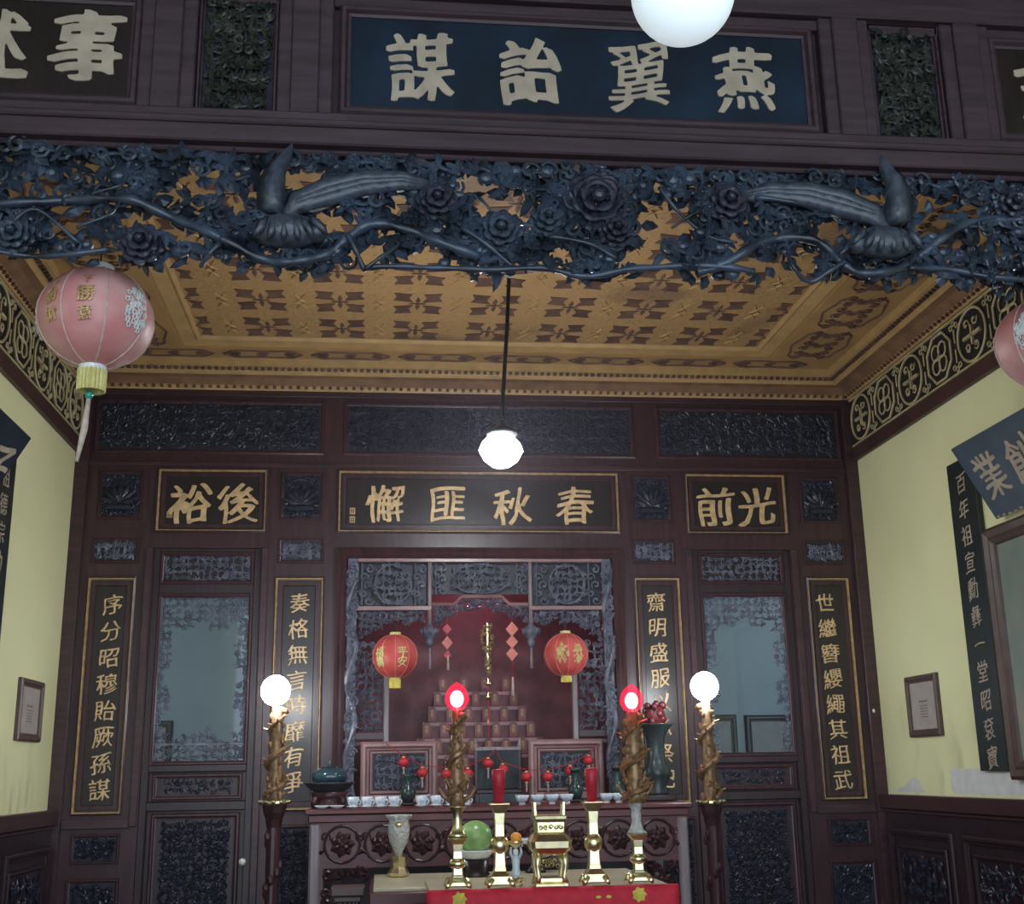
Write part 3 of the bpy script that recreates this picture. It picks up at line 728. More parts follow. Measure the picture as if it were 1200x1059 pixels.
# ================================================================== BACK WALL PANELS
T0 = TB(0.0)
for u0, u1, w_ in ((-2.63, -1.10, 'left'), (-0.94, 1.10, 'middle'), (1.29, 2.63, 'right')):
    carved_panel('long dark carved panel under the ceiling cornice, %s one of three' % w_, T0, u0, u1, 3.66, 4.02, 31+int(u0*10), 0.075, M['black'], M['panelbg'], M['wood'], 0.03, 0.02, 0.014, 'long carved panels under the cornice', None, 0.007)
for u, w_ in ((-2.44, 'at the left end of the back wall'), (-1.23, 'between the left and middle gold framed boards'), (1.215, 'between the middle and right gold framed boards'), (2.45, 'at the right end of the back wall')):
    carved_panel('square dark panel carved with a footed vase, ' + w_, T0, u-0.135, u+0.135, 3.195, 3.51, 51+int(u*10), 0.05, M['black'], M['panelbg'], M['wood'], 0.02, 0.018, 0.012, 'square vase panels of the back wall', None, 0.005, 'vase')
for u, w_ in ((-2.45, 'far left couplet board'), (-1.225, 'couplet board left of the shrine'), (1.215, 'couplet board right of the shrine'), (2.457, 'far right couplet board')):
    carved_panel('small carved scroll panel directly above the ' + w_, T0, u-0.145, u+0.145, 2.895, 3.045, 71+int(u*10), 0.05, M['scroll'], M['panelbg'], M['wood'], 0.02, 0.018, 0.014, 'small scroll panels of the back wall', None, 0.006)
for u, w_ in ((-2.45, 'left'), (2.47, 'right')):
    carved_panel('small carved panel directly below the far %s couplet board' % w_, T0, u-0.14, u+0.14, 0.99, 1.15, 91+int(u*10), 0.05, M['black'], M['panelbg'], M['wood'], 0.02, 0.02, 0.014, 'small carved panels below the couplet boards', None, 0.006)
    carved_panel('lower carved panel near the floor below the far %s couplet board' % w_, T0, u-0.15, u+0.15, 0.25, 0.88, 97+int(u*10), 0.07, M['black'], M['panelbg'], M['wood'], 0.025, 0.02, 0.014, 'tall lower panels below the couplet boards', None, 0.006)
for u, w_ in ((-1.215, 'left'), (1.30, 'right')):
    carved_panel('carved panel low on the back wall just %s of the altar table' % w_, T0, u-0.11, u+0.11, 0.62, 1.18, 117+int(u*10), 0.06, M['black'], M['panelbg'], M['wood'], 0.025, 0.02, 0.014, 'low panels beside the altar table', None, 0.006)

def gilt_board(label, u0, u1, v0, v1, chars, bold, group, cat='signboard', name='signboard', size=0.1, seal=None):
    o = thing(name, label, cat, ((u0+u1)/2, 0, v0), group)
    MB(T0).box(u0, u1, v0, v1, 0.0, 0.008).build('board', M['board'], o)
    MB(T0).mould(u0-0.020, u1+0.020, v0-0.020, v1+0.020, [(0, 0), (0, 0.024), (0.010, 0.030), (0.0102, 0.0)]).build('outer_frame', M['wood'], o)
    MB(T0).mould(u0-0.010, u1+0.010, v0-0.010, v1+0.010, [(0, 0), (0, 0.030), (0.003, 0.030), (0.011, 0.012), (0.011, 0)]).build('gilt_frame', M['gilt'], o)
    MB(T0).mould(u0+0.012, u1-0.012, v0+0.012, v1-0.012, [(0, 0.006), (0.0, 0.018), (0.025, 0.018), (0.03, 0.008)]).build('inner_frame', M['wood'], o)
    for ch, u, v, sz in chars: character(ch, T0, u, v, 0.008, sz, M['giltchar'], o, bold)
    if seal:
        mb = MB(T0)
        for u, v in seal:
            mb.mould(u-0.018, u+0.018, v-0.022, v+0.022, [(0, 0.008), (0, 0.013), (0.005, 0.013), (0.005, 0.008)])
            for k in (-1, 0, 1): mb.box(u-0.010, u+0.010, v+k*0.010-0.002, v+k*0.010+0.002, 0.008, 0.013)
        mb.build('seal_mark', M['giltchar'], o)
    return o
cp = lambda l: chars_px(l, -0.01)
sp = at(413, 604, 0); 
gilt_board('middle gold framed board above the shrine with four gold characters', -0.966, 0.966, 3.115, 3.518,
           cp([('懈', 452, 590, 44), ('匪', 524, 590, 44), ('秋', 600, 593, 44), ('春', 674, 592, 45)]), 0.014, 'gold framed boards of the back wall', seal=[(sp.x, sp.z+0.03), (sp.x, sp.z-0.03)])
sp = at(199, 603, 0)
gilt_board('left gold framed board above the left glazed door, two gold characters', -2.182, -1.482, 3.115, 3.518,
           cp([('裕', 223, 590, 47), ('後', 279, 590, 46)]), 0.020, 'gold framed boards of the back wall', seal=[(sp.x, sp.z)])
gilt_board('right gold framed board above the right glazed door, two gold characters', 1.482, 2.182, 3.115, 3.518,
           cp([('前', 838, 593, 47), ('光', 887, 593, 47)]), 0.020, 'gold framed boards of the back wall')
def couplet(label, u0, u1, txt, top, bot):
    n = len(txt); L_ = []
    for i, ch in enumerate(txt):
        px = top[0]+(bot[0]-top[0])*i/(n-1); py = top[1]+(bot[1]-top[1])*i/(n-1); p = at(px, py, -0.01); L_.append((ch, p.x, p.z, 24.5*mper(0, 2)))
    gilt_board(label, u0, u1, 1.293, 2.771, L_, 0.006, 'couplet boards of the back wall', 'couplet board', 'couplet_board')
couplet('tall couplet board at the far left of the back wall, eight small gold characters', -2.595, -2.32, '序分昭穆貽厥孫謀', (132, 708), (116, 925))
couplet('tall couplet board left of the shrine, behind the left glowing floor lamp', -1.373, -1.082, '奏格無言時靡有爭', (351, 706), (343, 917))
couplet('tall couplet board right of the shrine, behind the flared black vase', 1.082, 1.373, '齋明盛服以承祭祀', (769, 705), (780, 912))
couplet('tall couplet board at the far right of the back wall, eight small gold characters', 2.32, 2.595, '世繼簪纓繩其祖武', (967, 706), (988, 913))

# ------------------------------------------------------------------ glazed doors
for s, nm, side in ((-1, 1, 'left'), (1, 2, 'right')):
    a, c = (-2.20, -1.49) if s < 0 else (1.49, 2.20)
    d = MB(T0); d.box(a, a+0.045, 0, 2.99, -0.09, -0.01); d.box(c-0.045, c, 0, 2.99, -0.09, -0.01)
    d.box(a+0.045, c-0.045, 2.955, 2.99, -0.09, -0.01); d.box(a+0.045, c-0.045, 2.675, 2.755, -0.09, -0.01)
    d.box(a+0.045, c-0.045, 1.53, 1.585, -0.09, -0.01); d.box(a+0.045, c-0.045, 1.29, 1.345, -0.09, -0.01); d.box(a+0.045, c-0.045, 0, 0.15, -0.09, -0.01)
    d.box(a+0.045, c-0.045, 0.15, 1.29, -0.085, -0.05); d.box(a+0.045, c-0.045, 1.345, 1.53, -0.085, -0.05); d.box(a+0.045, c-0.045, 2.755, 2.955, -0.085, -0.05)
    do = d.build('door_%d' % nm, M['dimwood'], bevel=0.004); tag(do, kind='structure')
    fr = MB(T0); fr.frame(a+0.042, c-0.042, 1.57, 2.685, 0.028, 0.03, -0.03)
    fr.frame(a+0.07, c-0.07, 1.355, 1.52, 0.03, 0.02, -0.05); fr.frame(a+0.075, c-0.075, 0.2, 1.275, 0.035, 0.025, -0.05); fr.frame(a+0.045, c-0.045, 2.745, 2.965, 0.025, 0.03, -0.03)
    fr.build('moulding', M['wood'], do)
    MB(T0).box(a+0.05, c-0.05, 1.585, 2.675, -0.066, -0.062).build('glass_pane', M['pane'], do)
    rng = random.Random(200+s); mid = (a+c)/2
    la = MB(T0)
    def ins(u, v):
        du = min(u-a-0.06, c-0.06-u)
        w0 = 0.075+0.035*max(0, (v-2.2)/0.45)+0.02*sin(v*23)
        if v > 2.50-0.05*abs(cos((u-a)*14)): return True
        if du < w0: return True
        if s < 0 and v < 1.70: return True
        if s < 0 and v < 1.80 and abs(u-mid) < 0.24-(v-1.70)*2.0: return True
        return False
    la.foliage(a+0.06, c-0.06, 1.60, 2.67, rng, 0.045, -0.05, 0.018, ins, 0.0062, (0.5, 0.9))
    if s < 0: la.box(a+0.06, c-0.06, 1.695, 1.71, -0.06, -0.03)
    la.build('lattice', M['scroll'], do)
    tr = MB(T0); tr.foliage(a+0.06, c-0.06, 2.765, 2.95, rng, 0.048, -0.048, 0.02, None, 0.0065); tr.build('transom_carving', M['scroll'], do)
    lp = MB(T0); lp.foliage(a+0.14, c-0.14, 0.28, 1.22, rng, 0.046, -0.05, 0.02, None, 0.0055, (0.28, 0.85)); lp.foliage(a+0.14, c-0.14, 0.28, 1.22, rng, 0.040, -0.055, 0.01, None, 0.004, (0.1, 0.95)); lp.foliage(a+0.13, c-0.13, 1.39, 1.49, rng, 0.05, -0.05, 0.004, None, 0.004)
    lp.build('panel_carving', M['black'], do)
    if s < 0:
        k = MB(); p = (-1.535, -0.02, 0.972); k.ell(p, 0.024, 0.022, 0.024, 14, 8); k.tube([(p[0], 0.02, p[2]), (p[0], -0.015, p[2])], 0.009, 8)
        k.build('door_knob', M['knobwhite'], do, smooth=True)

# rear room behind the glazed doors
rw = MB(); rw.box(-3.6, 3.6, 2.2, 2.35, 0, 4.4); rw.box(-3.6, -3.45, 0.12, 2.2, 0, 4.4); rw.box(3.45, 3.6, 0.12, 2.2, 0, 2.6); rw.box(3.45, 3.6, 0.12, 2.2, 2.85, 4.4); rw.box(-3.6, 3.6, 0.12, 2.35, 4.4, 4.5)
rw.box(-1.2, -1.05, 0.12, 2.2, 0, 4.4); rw.box(1.05, 1.2, 0.12, 2.2, 0, 4.4)
tag(rw.build('wall_rear_room', M['rearwall']), kind='structure')
def pframe(label, T, u0, u1, v0, v1, fw, fmat, inner, base, group=None, cat='picture', n=0.0, name='picture_frame', pic=None):
    o = thing(name, label, cat, base, group)
    MB(T).box(u0+fw*0.5, u1-fw*0.5, v0+fw*0.5, v1-fw*0.5, n, n+0.012).build('print', inner, o)
    MB(T).frame(u0, u1, v0, v1, fw, 0.03, n).build('frame', fmat, o)
    if pic == 'cert':
        mb = MB(T); um = (u0+u1)/2; h = v1-v0
        for k in range(5): mb.box(um-0.05, um+0.05, v0+h*(0.32+0.045*k)-0.003, v0+h*(0.32+0.045*k)+0.003, n+0.012, n+0.0135)
        mb.box(um-0.06, um+0.06, v0+h*0.56, v0+h*0.585, n+0.012, n+0.0135)
        mb.build('printed_text', M['ink'], o)
    return o
T22 = TB(2.2)
for (x0, x1, y0), lab in (((795, 862, 838), 'dark framed picture in the rear room, left of two behind the right glazed door'), ((872, 940, 838), 'dark framed picture in the rear room, right of two behind the right glazed door'), ((150, 203, 845), 'small dark framed picture in the rear room behind the left glazed door')):
    A = at(x0, y0, 2.2); B = at(x1, y0, 2.2)
    pframe(lab, T22, A.x, B.x, A.z-0.62, A.z, 0.055, M['board'], M['paper'], ((A.x+B.x)/2, 2.2, A.z-0.62), 'pictures in the rear room')

# ------------------------------------------------------------------ shrine
SH = thing('shrine', 'dark carved shrine with openwork top panels and scroll columns set in the back wall', 'shrine', (0, 0.5, 1.15))
b = MB(); b.box(-1.2, 1.2, 1.15, 1.2, 0.9, 3.3); b.box(-1.045, -0.97, 0.12, 1.15, 0.9, 3.1); b.box(0.97, 1.045, 0.12, 1.15, 0.9, 3.1); b.box(-1.0, 1.0, 0.12, 1.15, 3.0, 3.05); b.box(-1.0, 1.0, 0.0, 1.15, 1.15, 1.20)
b.build('casing', M['shrine'], SH)
mb = MB(T0); mb.mould(-0.985, 0.985, 1.16, 2.99, [(0, -0.02), (0, 0.05), (0.02, 0.06), (0.035, 0.045), (0.05, 0.05), (0.07, 0.03), (0.07, -0.02)]); mb.build('frame', M['wood'], SH)
for s in (-1, 1):                       # scroll columns
    c = MB(T0); u = s*0.875
    c.box(u-0.03, u+0.03, 1.2, 2.92, -0.04, 0.0)
    rng = random.Random(300+s)
    for i in range(30):
        v = 1.24+i*0.056
        c.scroll(u+0.018*sin(i*1.1), v, 0.02, 0.034, i*1.9, 1.1, s if i % 2 else -s, 0.011)
        c.leaf(u, v, 0.022, rng.uniform(0, 6.28), 0.06, 0.03, 0.018, rng.uniform(-.4, .4))
    c.tube([(u+0.03*sin(i*0.55), 1.22+i*0.043, 0.012+0.015*cos(i*0.55)) for i in range(40)], [0.018+0.004*sin(i) for i in range(40)], 7)
    c.build('column', M['scroll'], SH)
rng = random.Random(9)
for (u0, u1, v0) in ((-0.835, -0.365, 2.60), (-0.335, 0.335, 2.675), (0.36, 0.835, 2.60)):
    v1 = 2.89; um = (u0+u1)/2; pn = MB(T0)
    for e in (u0+0.055, u1-0.055):       # side strips of linked scrolls
        for k in range(5):
            pn.scroll(e+0.018*(-1)**k, v0+0.03+k*(v1-v0-0.04)/4.6, 0.0, 0.032, k*2.0, 1.0, (-1)**k, 0.007)
        pn.tube([(e-0.03, v0, 0), (e-0.03, v1, 0)], 0.005, 4)
    w2 = 0.13 if u1-u0 < 0.55 else 0.21
    pn.foliage(um-w2, um+w2, v0+0.005, v1, rng, 0.045, -0.005, 0.016, (lambda u, v, um=um, w2=w2, v0=v0, v1=v1: ((u-um)/w2)**2+((v-(v0+v1)/2)/((v1-v0)/2))**2 < 1.05), 0.006, (0.6, 0.9))
    pn.tube([(um+w2*0.95*cos(i*pi/12), (v0+v1)/2+(v1-v0)*0.47*sin(i*pi/12), 0) for i in range(25)], 0.006, 5)
    pn.build('openwork', M['scroll'], SH)
bkp = MB(T0); bkp.box(-0.84, 0.84, 2.68, 2.92, -0.06, -0.05); bkp.box(-0.84, -0.35, 2.59, 2.68, -0.06, -0.05); bkp.box(0.35, 0.84, 2.59, 2.68, -0.06, -0.05)
bkp.build('openwork_backing', M['panelbg'], SH)
r = MB(T0)                               # mouldings between panels
r.box(-0.84, 0.84, 2.895, 2.915, -0.03, 0.03); r.box(-0.84, -0.34, 2.565, 2.59, -0.03, 0.025); r.box(0.34, 0.84, 2.565, 2.59, -0.03, 0.025)
def railpath(p):
    r.tube([(u, v, 0.0) for u, v in p], 0.013, 6)
railpath([(-0.34, 2.605), (-0.185, 2.605), (-0.13, 2.66), (0.14, 2.66), (0.195, 2.605), (0.34, 2.605)])
r.build('rail', M['rail'], SH)
for s in (-1, 1):
    p = MB(); x = s*0.345-0.006; p.tube([(x, -0.01, 2.91), (x, -0.01, 2.46)], 0.014, 8)
    po_ = p.build('hanging_post', M['grape'], SH, smooth=True)
    l = MB(); l.lathe((x, -0.01, 2.31), [(0.005, 0), (0.02, 0.01), (0.03, 0.04), (0.022, 0.055), (0.045, 0.075), (0.055, 0.11), (0.04, 0.135), (0.02, 0.15), (0.02, 0.16)], 12)
    for k in range(8): l.tube([(x+0.045*cos(k*pi/4), -0.01+0.045*sin(k*pi/4), 2.40), (x+0.06*cos(k*pi/4), -0.01+0.06*sin(k*pi/4), 2.44)], [0.016, 0.005], 5)
    l.build('lotus_pendant', M['scroll'], SH, smooth=True)
    t = MB(); t.lathe((x, -0.01, 2.17), [(0.012, 0), (0.010, 0.06), (0.006, 0.12), (0.010, 0.14)], 8); t.build('pendant_tassel', M['grape'], SH, smooth=True)
sd = MB(T0); rng = random.Random(12)
def insp(u, v):
    a = abs(u)
    if a > 0.36:
        x = (0.84-a)/0.48; lim = 2.32+0.17*min(1, x*2.2)**0.7 if x < 0.5 else 2.49+0.02*sin(u*40)
        return v > lim
    return v > 2.46+0.115*cos(u*pi/0.68)+0.01*sin(u*50) and v < (2.645 if abs(u) < 0.15 else 2.60)
for ua, ub in ((-0.83, -0.375), (-0.33, 0.33), (0.365, 0.83)):
    sd = MB(T0); sd.foliage(ua, ub, 2.30, 2.65 if ua == -0.33 else 2.57, rng, 0.042, -0.02, 0.02, insp, 0.0085, (0.25, 0.75)); sd.foliage(ua, ub, 2.30, 2.65 if ua == -0.33 else 2.57, rng, 0.036, -0.035, 0.01, insp, 0.006, (0.15, 0.95)); sd.build('spandrel_carving', M['scroll'], SH)
rng = random.Random(13)
for s in (-1, 1):
    si = MB(TB(0.05)); u0, u1 = sorted((s*0.66, s*0.85)); si.foliage(u0, u1, 1.76, 2.36, rng, 0.05, -0.01, 0.02, None, 0.0085)
    si.build('side_lattice', M['scroll'], SH)
SB = MB(); SB.ell((0.02, 0.22, 2.86), 0.035, 0.035, 0.045, 14, 8); SB.build('shrine_bulb', M['fillbulb'], SH, smooth=True)  # unseen bulb added to throw a red glow on the tablets
SB = MB(); SB.tube([(0.02, 0.22, 2.89), (0.02, 0.22, 3.0)], 0.012, 8); SB.build('fill_bulb_holder', M['black_metal'], SH)  # stem of the added bulb, also out of view
for s in (-1, 1):
    ip = MB(TB(0.05))
    u0, u1 = sorted((s*0.618, s*0.655)); ip.box(u0, u1, 1.2, 2.40, -0.03, 0.02)
    ip.build('inner_post', M['grape'], SH, bevel=0.006)
for s in (-1, 1):
    il = MB(TB(0.05))
    u0, u1 = sorted((s*0.655, s*0.86)); il.box(u0, u1, 1.72, 1.76, -0.03, 0.025); il.box(u0, u1, 1.68, 1.70, -0.03, 0.015)
    il.build('inner_rail', M['wood'], SH)
for s, w_ in ((-1, 'left'), (1, 'right')):   # balustrade panels in front of the tablets
    u0, u1 = sorted((s*0.30, s*0.80)); Tn = TB(-0.025)
    o = thing('balustrade', 'framed carved balustrade panel on the altar at the %s foot of the shrine' % w_, 'carved panel', (s*0.57, -0.025, 1.233), 'balustrade panels of the shrine')
    f = MB(Tn); f.box(u0, u1, 1.233, 1.32, -0.015, 0.03); f.frame(u0, u1, 1.31, 1.70, 0.055, 0.045); f.frame(u0+0.06, u1-0.06, 1.37, 1.64, 0.02, 0.025); f.build('frame', M['rail'], o)
    g = MB(Tn); g.box(u0+0.05, u1-0.05, 1.36, 1.65, -0.015, -0.005); g.build('ground', M['panelbg'], o)
    g = MB(Tn); g.foliage(u0+0.085, u1-0.085, 1.395, 1.615, random.Random(21+s), 0.05, 0.0, 0.02, None, 0.0075); g.build('carving', M['scroll'], o)

# stepped stand with rows of spirit tablets
ST = thing('tablet_stand', 'stepped red-brown stand for spirit tablets inside the shrine', 'stand', (0.0, 0.6, 1.2))
NR = 6
rows = []
for k in range(NR):
    y = 0.28+k*0.13; z = 1.50+k*0.115; hw = 0.52-0.045*k
    MB().box(0.02-hw, 0.02+hw, y-0.065, y+0.065 if k < NR-1 else 1.1, 1.202, z-0.0015).build('step', M['shrine'], ST, bevel=0.005)
    MB().box(0.02-hw-0.01, 0.02+hw+0.01, y-0.072, y-0.063, z-0.025, z-0.002).build('step_edge', M['rail'], ST)
    rows.append((y, z, hw))
tx = None
RN = ['lowest', 'second lowest', 'third lowest', 'third highest', 'second highest', 'topmost']
for k, (y, z, hw) in enumerate(rows):
    n = 9-k
    for i in range(n):
        x = 0.02-hw+0.06+(2*hw-0.12)*i/(n-1)
        lab = 'small red-brown spirit tablet, %s from left on the %s step of the tablet stand' % (ORD[i], RN[k])
        if tx is None:
            tx = thing('spirit_tablet', lab, 'spirit tablet', (x, y, z), 'spirit tablets in the shrine')
            t = MB(lambda u, v, n_: (x+u, y-n_, z+v)); t.prism([(-0.028, 0.012), (0.028, 0.012), (0.028, 0.095), (0.018, 0.108), (0, 0.114), (-0.018, 0.108), (-0.028, 0.095)], -0.008, 0.008)
            t.build('plaque', M['tablet'], tx)
            t = MB(); t.box(x-0.034, x+0.034, y-0.018, y+0.018, z, z+0.014); t.build('foot', M['shrine'], tx, bevel=0.003)
            t = MB(); t.box(x-0.010, x+0.010, y-0.0095, y-0.008, z+0.03, z+0.09); t.build('inscription_strip', M['oldgold'], tx)
        else: copy_tree(tx, (x, y, z), lab)

# throne-like seat in the middle of the altar
o = thing('altar_chair', 'small dark altar chair with knobbed back posts in the middle of the shrine front', 'chair', (0.115, 0.12, 1.203))
c = MB(); c.box(-0.02, 0.245, 0.035, 0.05, 1.203, 1.358); c.build('apron', M['bronze'], o)
c = MB(); c.box(-0.04, 0.265, 0.03, 0.207, 1.36, 1.385); c.build('seat', M['board'], o, bevel=0.004)
c = MB(); c.box(-0.03, 0.255, 0.1, 0.118, 1.388, 1.635); c.build('backrest', M['bronze'], o, bevel=0.003)
c = MB(); c.box(-0.045, 0.27, 0.095, 0.125, 1.635, 1.66); c.build('top_rail', M['grape'], o, bevel=0.004)
for x in (-0.035, 0.26):
    c = MB(); c.lathe((x, 0.109, 1.385), [(0.011, 0), (0.011, 0.27), (0.018, 0.275), (0.018, 0.29), (0.008, 0.30), (0.014, 0.315), (0.004, 0.335)], 10); c.build('back_post', M['grape'], o, smooth=True)
    for y in (0.045, 0.19):
        c = MB(); c.box(x-0.012, x+0.012, y-0.012, y+0.012, 1.203, 1.358); c.build('leg', M['board'], o)

# ================================================================== TABLES
def carved_apron(mb, u0, u1, v0, v1, seed):
    n = max(1, round((u1-u0)/0.24)); du = (u1-u0)/n; rg = random.Random(seed)
    for i in range(n):
        u = u0+(i+0.5)*du; v = (v0+v1)/2; R = (v1-v0)*0.46
        mb.tube([(u+R*cos(k*pi/8), v+R*sin(k*pi/8), 0.01) for k in range(17)], 0.009, 6)
        mb.rosette(u, v, 0.004, R*0.75, 7, 0.016, i)
        for s in (-1, 1): mb.scroll(u+s*du*0.42, v+R*0.4, 0.006, 0.03, 0, 1.1, s, 0.008); mb.leaf(u+s*du*0.42, v-R*0.2, 0.006, -pi/2+s, 0.07, 0.035, 0.012)
AT0, AT1, AYF, AYB, AZ = -1.10, 1.17, -0.92, -0.09, 1.305
o = thing('altar_table', 'long dark red altar table with carved medallion apron under the shrine', 'table', (0.03, -0.5, 0))
t = MB(); t.box(AT0, AT1, AYF, AYB, AZ-0.03, AZ-0.0015); t.box(AT0+0.02, AT1-0.02, AYF+0.012, AYB, AZ-0.075, AZ-0.03); t.build('tabletop', M['redlacquer'], o, bevel=0.006)
t = MB(); t.box(AT0+0.05, AT1-0.05, AYF+0.04, AYF+0.07, 0.98, AZ-0.075); t.build('apron', M['redlacquer'], o)
t = MB(TB(AYF+0.04)); carved_apron(t, AT0+0.1, AT1-0.1, 1.0, AZ-0.085, 4); t.build('apron_carving', M['wood'], o)
for x in (AT0+0.06, AT1-0.06):
    for y in (AYF+0.05, AYB-0.08):
        t = MB(); t.box(x-0.032, x+0.032, y-0.032, y+0.032, 0, AZ-0.075); t.build('leg', M['grape'], o, bevel=0.012)
for s, x in ((-1, AT0+0.10), (1, AT1-0.10)):
    t = MB(TB(AYF+0.05)); t.foliage(*sorted((x, x-s*0.30)), 0.35, 0.98, random.Random(40+s), 0.08, 0, 0.02, (lambda u, v, x=x, s=s: abs(u-x) < 0.06+0.24*max(0, (v-0.7)/0.28)), 0.012); t.build('bracket_carving', M['wood'], o)

OT = 0.96
o = thing('offering_table', 'lower dark table with cream top between the altar and the red draped table', 'table', (0.02, -1.55, 0))
t = MB(); t.box(-0.70, 0.72, -1.95, -1.10, OT-0.02, OT-0.0015); t.build('tabletop', M['marble'], o, bevel=0.004)
t = MB(); t.box(-0.72, 0.74, -1.97, -1.08, OT-0.08, OT-0.02); t.build('table_edge', M['redlacquer'], o, bevel=0.006)
t = MB(); t.box(-0.66, 0.68, -1.93, -1.90, OT-0.28, OT-0.08); t.build('apron', M['redlacquer'], o)
t = MB(TB(-1.93)); carved_apron(t, -0.62, 0.64, OT-0.26, OT-0.1, 6); t.build('apron_carving', M['wood'], o)
for x in (-0.68, 0.70):
    for y in (-1.92, -1.13):
        t = MB(); t.box(x-0.03, x+0.03, y-0.03, y+0.03, 0, OT-0.08); t.build('leg', M['redlacquer'], o, bevel=0.008)

RZ = 1.03
o = thing('draped_table', 'nearest table with a red cloth front and pale top holding the brass vessels', 'table', (0.035, -2.75, 0))
RX0, RX1, RYF, RYB = -0.465, 0.545, -3.0, -2.35
t = MB(); t.box(RX0, RX1, RYF, RYB, RZ-0.03, RZ-0.0015); t.build('tabletop', M['marble'], o, bevel=0.004)
for x in (RX0+0.04, RX1-0.04):
    for y in (RYF+0.06, RYB-0.04):
        t = MB(); t.box(x-0.025, x+0.025, y-0.025, y+0.025, 0, RZ-0.03); t.build('leg', M['redlacquer'], o)
t = MB()                                # cloth: strip over the edge and the hanging front with soft folds
NX = 40; prof = [(0.03, 0.004), (0.0, 0.006), (-0.018, 0.0), (-0.022, -0.03), (-0.022, -0.15), (-0.022, -0.60)]
vs = []; k = len(prof)
for i in range(NX+1):
    x = RX0-0.015+(RX1-RX0+0.03)*i/NX
    for j, (dy, dz) in enumerate(prof): vs.append((x, RYF+dy-(0.006*sin(i*0.9)*max(0, j-2)/3), RZ+dz))
    for j, (dy, dz) in enumerate(prof): vs.append((x, RYF+dy+0.004-(0.006*sin(i*0.9)*max(0, j-2)/3), RZ+dz-0.003))
fs = []
for i in range(NX):
    A, B = i*2*k, (i+1)*2*k
    for j in range(k-1): fs += [(A+j, A+j+1, B+j+1, B+j), (A+k+j, B+k+j, B+k+j+1, A+k+j+1)]
    fs += [(A, B, B+k, A+k), (A+k-1, A+2*k-1, B+2*k-1, B+k-1)]
fs += [tuple(range(k))+tuple(range(2*k-1, k-1, -1)), tuple(NX*2*k+q for q in tuple(range(k-1, -1, -1))+tuple(range(k, 2*k)))]
t.add(vs, fs); t.build('tablecloth', M['redcloth'], o, smooth=True)
for px in (538, 748):                    # gold embroidered motifs on the hem
    u = at(px, 1052, RYF).x; t = MB(TB(RYF-0.03)); t.rosette(u, RZ-0.03, -0.006, 0.032, 7, 0.006); t.build('gold_emblem', M['yellow'], o)
for px in (700, 712):
    u = at(px, 1055, RYF).x; t = MB(TB(RYF-0.03)); t.ell((u, RZ-0.035, 0), 0.012, 0.007, 0.004, 8, 4); t.build('gold_emblem', M['yellow'], o)

p = at(408, 1030, -1.6)
o = thing('pedestal_stand', 'small dark fluted pedestal left of the cream topped table', 'stand', (p.x, -1.6, 0))
t = MB(); t.box(p.x-0.085, p.x+0.085, -1.68, -1.52, 0.90, 0.945); t.box(p.x-0.07, p.x+0.07, -1.67, -1.53, 0.87, 0.90); t.build('top_slab', M['framewood'], o, bevel=0.006)
t = MB(); t.lathe((p.x, -1.6, 0.06), [(0.05, 0), (0.05, 0.81)], 12)
for k in range(14): q = 2*pi*k/14; t.tube([(p.x+0.052*cos(q), -1.6+0.052*sin(q), 0.06), (p.x+0.052*cos(q), -1.6+0.052*sin(q), 0.87)], 0.010, 6)
t.build('fluted_shaft', M['wood'], o)
t = MB(); t.box(p.x-0.09, p.x+0.09, -1.69, -1.51, 0, 0.06); t.build('base', M['wood'], o, bevel=0.008)

# ================================================================== ON THE ALTAR TABLE
def pz(px, Y): return at(px, 940, Y).x
cups = [414, 430, 446, 462, 494, 511, 528, 545]
proto = None
for i, px in enumerate(cups):
    Y = -0.78; x = pz(px, Y); lab = 'white porcelain teacup on a saucer, %s from the left along the altar table edge' % ORD[i]
    if proto is None:
        proto = thing('teacup', lab, 'teacup', (x, Y, AZ), 'white teacups on the altar')
        c = MB(); c.lathe((x, Y, AZ+0.006), [(0.016, 0), (0.024, 0.006), (0.033, 0.025), (0.036, 0.058), (0.032, 0.058), (0.026, 0.026), (0.012, 0.012)], 18); c.build('bowl', M['bluewhite'], proto, smooth=True)
        c = MB(); c.lathe((x, Y, AZ), [(0.022, 0), (0.026, 0.003), (0.040, 0.010), (0.039, 0.013), (0.02, 0.007)], 18); c.build('saucer', M['porcelain'], proto, smooth=True)
        c = MB(); c.tube([(x+0.033+0.010*sin(a*pi/6), Y, AZ+0.018+0.030*a/6) for a in range(7)], 0.004, 6); c.build('handle', M['porcelain'], proto, smooth=True)
    else: copy_tree(proto, (x, Y, AZ), lab)
proto = None
for i, px in enumerate([612, 630, 647, 664, 711, 725, 739]):
    Y = -0.78; x = pz(px, Y); lab = 'blue and white rice bowl, %s from the left of the bowls right of the red candles\' row' % ORD[i]
    lab = 'small blue and white bowl on the altar table edge, %s bowl from the left' % ORD[i]
    if proto is None:
        proto = thing('rice_bowl', lab, 'bowl', (x, Y, AZ), 'blue and white bowls on the altar')
        c = MB(); c.lathe((x, Y, AZ+0.012), [(0.018, 0), (0.034, 0.014), (0.044, 0.044), (0.041, 0.045), (0.032, 0.018), (0.010, 0.008)], 20); c.build('bowl_body', M['bluewhite'], proto, smooth=True)
        c = MB(); c.lathe((x, Y, AZ), [(0.022, 0), (0.020, 0.014), (0.016, 0.014), (0.016, 0)], 16); c.build('foot_ring', M['porcelain'], proto, smooth=True)
    else: copy_tree(proto, (x, Y, AZ), lab)
